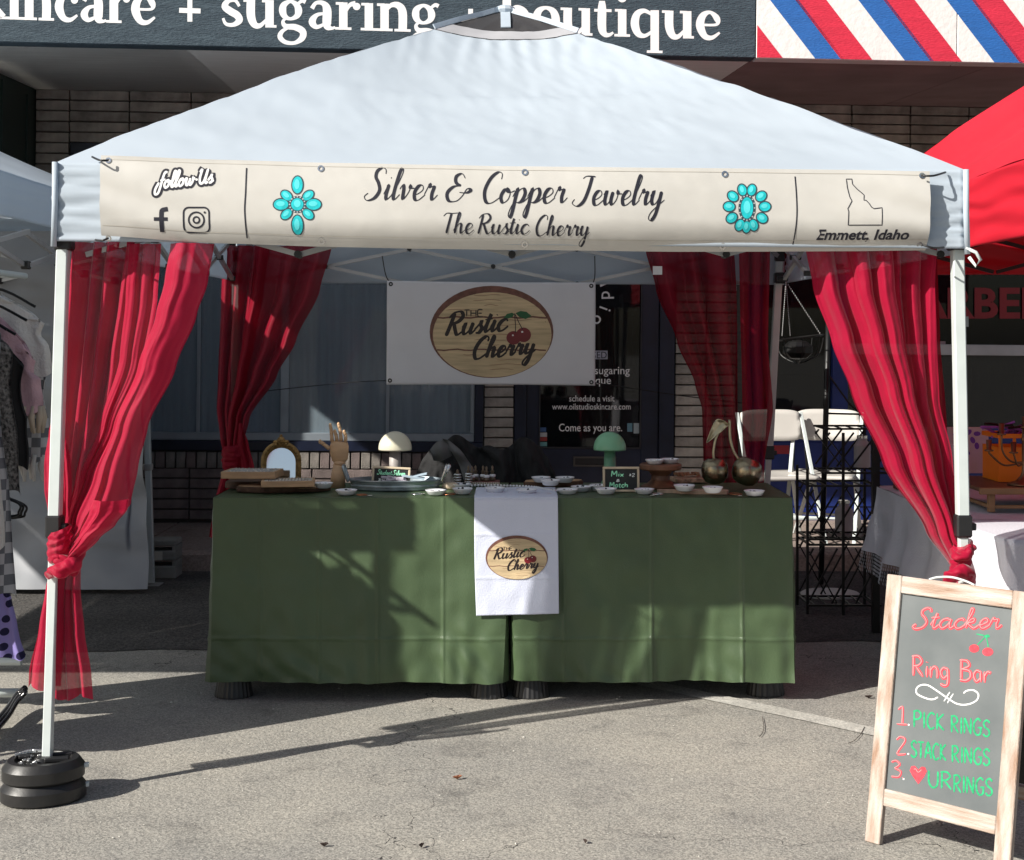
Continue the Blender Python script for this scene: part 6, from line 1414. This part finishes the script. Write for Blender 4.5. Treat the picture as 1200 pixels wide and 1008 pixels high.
# white lace-edged table
M_lace = mat('white_linen', (.66,.66,.72), .9, var=.05, bump=.3, bs=120, trans=.1)
tb = thing('lace_tablecloth', 'white lace-edged cloth on the next stall table at the right', 'tablecloth')
LX0, LX1, LY0, LY1, LZ = 1.87, 3.7, 5.95, 7.32, .757
MB().grid(lambda u, v: (LX0+(LX1-LX0)*u, LY0+(LY1-LY0)*v, LZ+.004*NS(u*7,v*7)), 60, 40).build('top_cover', M_lace, tb, smooth=True)
def dropl(p0, p1, n, zb, sd):
    L = (p1-p0).length
    def fn(u, v):
        o = .01+.05*v*v+.022*v*math.sin(u*L*17+sd+1.5*NS(u*5,sd))+.008*NS(u*L*8,v*4,sd); q = p0.lerp(p1,u)+n*o; q.z = LZ-(LZ-zb-.018*abs(math.sin(u*L*34))*0)*v; return q
    return fn
hz = .33
for (p0, p1, n, sd) in ((V(LX0,LY1,0),V(LX0,LY0,0),V(-1,0,0),1), (V(LX0,LY0,0),V(LX1,LY0,0),V(0,-1,0),4)):
    MB().grid(dropl(p0,p1,n,hz+.10,sd), 120, 40).build('linen_drop', M_lace, tb, smooth=True)
    f = dropl(p0,p1,n,hz+.10,sd); L = (p1-p0).length; mb = MB(); ncol = int(L/.016)
    for i in range(ncol):              # openwork edging: little loops in rows, scalloped hem
        u = (i+.5)/ncol; q = Vector(f(u,1))
        for r in range(6):
            z = q.z-.010-r*.017; a = (p1-p0).normalized()*.0085
            if r == 5 and i % 4 == 0: continue
            c = V(q.x,q.y,z)+n*(.003*r); c2 = c+V(0,0,.0)
            mb.add([c-a*.95, c-V(0,0,.0085), c+a*.95, c+V(0,0,.0085), c-a*.35, c-V(0,0,.003), c+a*.35, c+V(0,0,.003)], [(0,1,5,4),(1,2,6,5),(2,3,7,6),(3,0,4,7)])
    mb.build('lace_edging', M_lace, tb, kind='stuff')
tc = thing('white_tablecloth', 'plain bright white cloth over a small table at the right edge behind the chalk sign', 'tablecloth')
def wt(u, v):
    a = u*2*math.pi; r = 1/max(abs(math.cos(a)), abs(math.sin(a)))**.75
    if v < .3: k = v/.3; return V(2.17+.42*r*k*math.cos(a), 5.42+.30*r*k*math.sin(a), .80-.012*k*k)
    k = (v-.3)/.7; f = 1+.10*k*(1+.5*math.sin(9*a+1)+.3*math.sin(17*a)); return V(2.17+.42*r*f*math.cos(a), 5.42+.30*r*f*math.sin(a), .788-.70*k-.012*math.sin(min(1,k*8)*1.57))
MB().grid(wt, 160, 50).build('cloth', M_lace, tc, smooth=True)
t3 = thing('side_table', 'small table under the plain white cloth at the right edge', 'table', (2.17,5.42,0))
MB().box((0,0,.765), (.36,.25,.015), None, .005).build('tabletop', M_leg, t3)
for sx in (-1,1):
    for sy in (-1,1): MB().tube([(sx*.32,sy*.2,0),(sx*.32,sy*.2,.75)], .014, 8).build('leg', M_steel, t3)
t2 = thing('folding_table', 'table under the white lace cloth of the next stall', 'table', (2.78,6.63,0))
MB().box((0,0,LZ-.024), (.90,.67,.018), None, .006).build('tabletop', M_leg, t2)
for sx in (-1,1):
    for sy in (-1,1): MB().tube([(sx*.8,sy*.58,0),(sx*.8,sy*.58,LZ-.045)], .014, 8).build('leg', M_steel, t2)
M_oak = mat('warm_oak', (.30,.17,.08), .5, var=.2, vs=7, stretch=(1,1,5)); M_oakd = mat('oak_dark_top', (.13,.065,.035), .5, var=.2, vs=9)
# low slatted stand on the table
sx0, sx1 = (1135-600)/F*6.35, 2.75; zt = EYE-(572-HOR)*6.15/F
stn = thing('bench_riser', 'low oak stand with dark top on the white cloth at the right', 'display stand', (0,0,0))
MB().bb(2.02, 2.78, 6.16, 6.70, zt-.018, zt, .003).build('top_board', M_oakd, stn); MB().bb(2.015, 2.785, 6.14, 6.158, zt-.028, zt+.001, .002).build('edge_strip', M_oak, stn)
for (x, y) in ((2.075,6.18),(2.75,6.18),(2.05,6.68),(2.75,6.68)): MB().bb(x-.014, x+.014, y-.014, y+.014, LZ+.006, zt-.0185, .002).build('leg', M_oak, stn)
MB().bb(2.09, 2.735, 6.172, 6.188, LZ+.02, LZ+.035, .002).build('stretcher', M_oak, stn); MB().bb(2.067,2.083,6.195,6.665,LZ+.02,LZ+.035,.002).build('stretcher', M_oak, stn)
ob = thing('orange_bin', 'bright orange slotted plastic bin on the oak stand at the right', 'bin', (2.38,6.50,zt+.002)); M_or = mat('orange_plastic', (1.0,.30,.02), .4, var=.05, trans=.4)
mb = MB(); h = .215
for (x0,x1,y0,y1) in ((-.20,.20,-.11,-.104),(-.20,.20,.104,.11),(-.20,-.194,-.1035,.1035),(.194,.20,-.1035,.1035)):
    mb.bb(x0,x1,y0,y1,0,h*.72)
    mb.bb(x0-.004,x1+.004,y0-.004,y1+.004,h-.02,h,.002)
for i in range(7): mb.bb(-.20+i*.0645,-.187+i*.0645,-.109,-.105,h*.72,h-.02)
mb.bb(-.194,.194,-.1035,.1035,0,.006); mb.build('basket', M_or, ob)
mb = MB(); random.seed(9)
for i in range(16):
    a = V(random.uniform(-.18,.18),random.uniform(-.08,.08),h-.02); mb.tube(crom([tuple(a),tuple(a+V(random.uniform(-.08,.08),-.03,.04)),tuple(a+V(random.uniform(-.12,.12),-.05,random.uniform(.0,.08)))],4), .006, 6)
mb.build('ribbon_tangle', mat('purple_ribbon', (.22,.06,.32), .5, var=.5, vs=20), ob)
mb = MB()
for i in range(10):
    a = V(random.uniform(-.18,.18),random.uniform(-.08,.08),h-.02); mb.tube(crom([tuple(a),tuple(a+V(random.uniform(-.08,.08),-.03,.05)),tuple(a+V(random.uniform(-.12,.12),-.05,random.uniform(.0,.06)))],4), .006, 6)
mb.build('ribbon_tangle', M_blackm, ob)
cn = thing('candelabrum', 'dark brass branched candelabrum standing in front of the orange bin', 'candelabrum', (2.245,6.26,zt+.002)); M_cnb = mat('dark_brass', (.20,.11,.06), .35, metal=.8, var=.3)
MB().lathe([(0,0),(.07,0),(.068,.006),(.035,.018),(.014,.04),(.008,.06),(.008,.19),(.013,.20),(.008,.21),(.007,.27)], (0,0,0), 24).build('stem', M_cnb, cn, smooth=True)
for i, (r, z) in enumerate(((.16,.17),(.10,.24),(-.16,.17),(-.10,.24),(.05,.19),(-.05,.16),(0,.27))):
    y = .03*math.sin(i*2); MB().tube(crom([(0,0,.10),(r*.55,y*.5,.05+z*.22),(r*.95,y,.10+z*.2),(r,y,z-.02)],6), .0042, 7).lathe([(0,z-.022),(.018,z-.02),(.020,z-.015),(.010,z-.012),(.013,z+.03),(.011,z+.03),(.006,z-.0),(0,z-.0)], (r,y,0), 14).build('branch', M_cnb, cn, smooth=True)
MB().box((0,0,0), (.17,.006,.115), None, .003).build('floral_picture', mat('floral_print', (.50,.40,.38), .7, vs=14, col2=(.55,.42,.50), var=.3), loc=(2.20,7.1,LZ+.20), label='pale canvas with purple flowers leaning behind the orange bin', cat='picture')
pi = bpy.data.objects['floral_picture']; mb = MB(); random.seed(2)
for i in range(14): disc(mb, random.uniform(-.06,.12), random.uniform(-.06,.09), .018, .012, lambda x,y,e=0: V(x,-.0065-e,y), i*.0001, 9, rot=i)
mb.build('flower_print', mat('flower_violet', (.16,.05,.35), .7), pi)
pst = MB().bb(-.03,.03,-.02,.02,0,.62,.004).build('wooden_post', M_oak, loc=(2.015,6.8,LZ+.006), label='upright brown wooden board on the white table behind the right curtain', cat='wooden board')
MB().box((0,0,.045), (.032,.03,.045), None, .004).build('wooden_box', M_walnut, loc=(1.935,7.1,LZ+.006), label='small dark wooden box at the back left corner of the white lace table', cat='wooden box')
MB().box((0,0,.12), (.05,.006,.12), None, .003).build('pale_card', M_lace, loc=(2.09,6.9,LZ+.006), label='plain pale card standing between the wooden board and canopy leg', cat='card')
# white folding chairs
def folding_chair(loc, rz, label):
    t = thing('folding_chair', label, 'folding chair', loc, (0,0,rz), 'white plastic folding chairs')
    M_cw_ = mat('chair_plastic', (.50,.48,.45), .45, var=.03)
    mb = MB(); w_ = .225
    def bk(u, v): 
        x = (u-.5)*2*w_; return V(x*(1-.06*v), .03-.05*(1-abs(u-.5)*2)*-1+.02*v, .66+.22*v-.02*(abs(u-.5)*2)**6*(1 if v > .5 else -1))
    mb.grid(bk, 16, 6).build('backrest', M_cw_, t, smooth=True, thick=.02)
    MB().grid(lambda u, v: ((u-.5)*2*.215*(1-.05*v), -.36+.40*v, .435-.012*math.sin(math.pi*u)*math.sin(math.pi*v)+.01*v), 12, 8).build('seat', M_cw_, t, smooth=True, thick=.028)
    for s in (-1, 1):
        MB().bar(V(s*.232,.07,.86), V(s*.232,-.42,0), .026, .015, .003).build('front_leg', M_leg, t); MB().bar(V(s*.212,-.20,.43), V(s*.212,.14,0), .026, .015, .003).build('rear_leg', M_leg, t)
        MB().bar(V(s*.222,-.05,.62), V(s*.222,-.10,.43), .012, .012).build('stay', M_blackm, t)
    MB().tube([(-.225,-.32,.16),(.225,-.32,.16)], .009, 6).tube([(-.205,.06,.14),(.205,.06,.14)], .009, 6).build('stretcher', M_leg, t)
    return t
c1 = P(908, 470, 9.85); folding_chair((c1.x, 9.95, .13), .15, 'white folding chair left of the gap, seat facing us, half behind the crimson curtain')
c2 = P(975, 470, 9.85); folding_chair((c2.x, 10.0, .13), -.35, 'white folding chair behind the black wire shelf, backrest turned slightly')
c3 = P(880, 470, 9.9); 0 and folding_chair((c3.x-.02, 10.3, .13), .1, 'white folding chair hidden almost fully behind the rear right curtain')
# black pole with basket
pl = thing('basket_stand', 'tall black pole on a round plate with a hanging wire basket', 'plant stand'); PX, PY = (962-600)/F*8.6, 8.6
MB().tube([(PX,PY,.03),(PX+.03,PY,1.05),(PX+.045,PY,1.62)], .017, 8).build('pole', M_blackm, pl, smooth=True)
MB().lathe([(0,.010),(.17,.010),(.172,.02),(.16,.028),(.03,.035),(0,.035)], (PX,PY-.25,0), 36, 1, .9).build('base_plate', mat('plate_white', (.5,.5,.48), .5), pl, smooth='edge')
MB().tube([(PX+.04,PY,1.3),(PX+.16,PY-.05,1.12),(PX+.28,PY-.05,1.02)], .006, 6).tube([(PX+.03,PY,1.06),(PX+.30,PY-.05,1.055)], .006, 6).build('side_arm', M_blackm, pl)
hb = thing('hanging_basket', 'half-round wire basket hung on a chain near the rear right canopy leg', 'basket'); bc = P(935, 400, 8.4); bq = bc
mb = MB()
mb.tube([(bq.x+.15*math.cos(k*.2618), bq.y+.15*math.sin(k*.2618), bq.z+.02+.02*math.cos(k*.2618)) for k in range(25)], .004, 6)
for k in range(8):
    a = k*math.pi/8*2; mb.tube(crom([(bq.x+.15*math.cos(a), bq.y+.15*math.sin(a), bq.z+.02), (bq.x+.12*math.cos(a), bq.y+.12*math.sin(a), bq.z-.08), (bq.x+.02*math.cos(a), bq.y+.02*math.sin(a), bq.z-.13)],5), .003, 5)
mb.ball((bq.x,bq.y,bq.z-.05), .085, 10, (1.1,1,.7)); mb.build('wire_bowl', M_blackm, hb); mb = MB(); tp = P(921, 330, 8.0)
for a in (0, 2.1, 4.2):
    e = V(bq.x+.14*math.cos(a), bq.y+.14*math.sin(a), bq.z+.03); n = 26
    for i in range(n): q = tp.lerp(e, (i+.5)/n); mb.ball(q, .0042, 5, (.7,.7,1.7))
mb.build('chain', M_steel, hb)
# black wire shelf tower
ws = thing('wire_shelf', 'black wire cube tower with slanted grid sides beside the white table', 'wire shelf'); sx_, sy_ = (985-600)/F*7.9, 7.9
cells = [(0,.06,.36),(0,.42,.32),(.09,.78,.27)]
def rod(a, b, r=.006): return MB().tube([a, b], r, 5)
post = []
for (x, y) in ((-.21,-.13),(-.02,-.15),(.17,-.13),(-.21,.15),(.17,.15)): MB().bar(V(sx_+x,sy_+y,0), V(sx_+x,sy_+y,.80 if x < -.1 else 1.0), .014).build('post', M_blackm, ws)
for (dx, z, h) in cells:
    for zz_ in (z, z+h-.03):
        m = MB()
        for y in (-.14,.14): m.bar(V(sx_-.21+dx,sy_+y,zz_), V(sx_+.19+dx*1.5,sy_+y,zz_), .011)
        for x in (-.2,.17): m.bar(V(sx_+x+dx,sy_-.14,zz_), V(sx_+x+dx,sy_+.14,zz_), .011)
        for k in range(6): m.bar(V(sx_-.17+dx+k*.065,sy_-.134,zz_), V(sx_-.17+dx+k*.065,sy_+.134,zz_), .006)
        m.build('shelf_grid', M_blackm, ws)
    for y in (-.14, .14):
        m = MB()
        for k in range(-3, 8):
            if k % 2: continue
            x0 = k*.065; a0, a1 = max(-.0, 0), 1
            p = V(-.21+x0, 0, z+.01); q = V(-.21+x0+.16, 0, z+h-.05)
            t0 = max(0, (-.20-p.x)/.16); t1 = min(1, (.17-p.x)/.16)
            if t1 > t0: A = p.lerp(q, t0); B = p.lerp(q, t1); m.bar(V(sx_+dx+A.x, sy_+y, A.z), V(sx_+dx+B.x, sy_+y, B.z), .009)
            p = V(-.21+x0+.16, 0, z+.01); q = V(-.21+x0, 0, z+h-.05)
            if k % 4 == 0:
                t0 = max(0, (p.x-.17)/.16); t1 = min(1, (p.x+.20)/.16)
                if t1 > t0: A = p.lerp(q, t0); B = p.lerp(q, t1); m.bar(V(sx_+dx+A.x, sy_+y+.01, A.z), V(sx_+dx+B.x, sy_+y+.01, B.z), .007)
        m.build('lattice_side', M_blackm, ws)
M_jar = mat('jar_pale', (.45,.42,.42), .5)
for jx, jz, jr, jh, lb in ((.12,.80,.045,.16,'pale jar standing on the top tier of the black wire shelf'),(.02,.45,.05,.15,'pale wrapped jar standing in the middle tier of the black wire shelf')):
    j = thing('jar', lb, 'jar', (sx_+jx, sy_, jz)); MB().lathe([(0,0),(jr,0),(jr,jh*.75),(jr*.6,jh*.92),(jr*.6,jh),(0,jh)], (0,0,0), 20).build('body', M_jar, j, smooth='edge'); MB().lathe([(jr*.64,jh),(jr*.64,jh+.015),(0,jh+.015)], (0,0,0), 16).build('lid', M_chrome, j, smooth='edge')
# street side, behind the photographer (not built; its haze is put into the window tint)
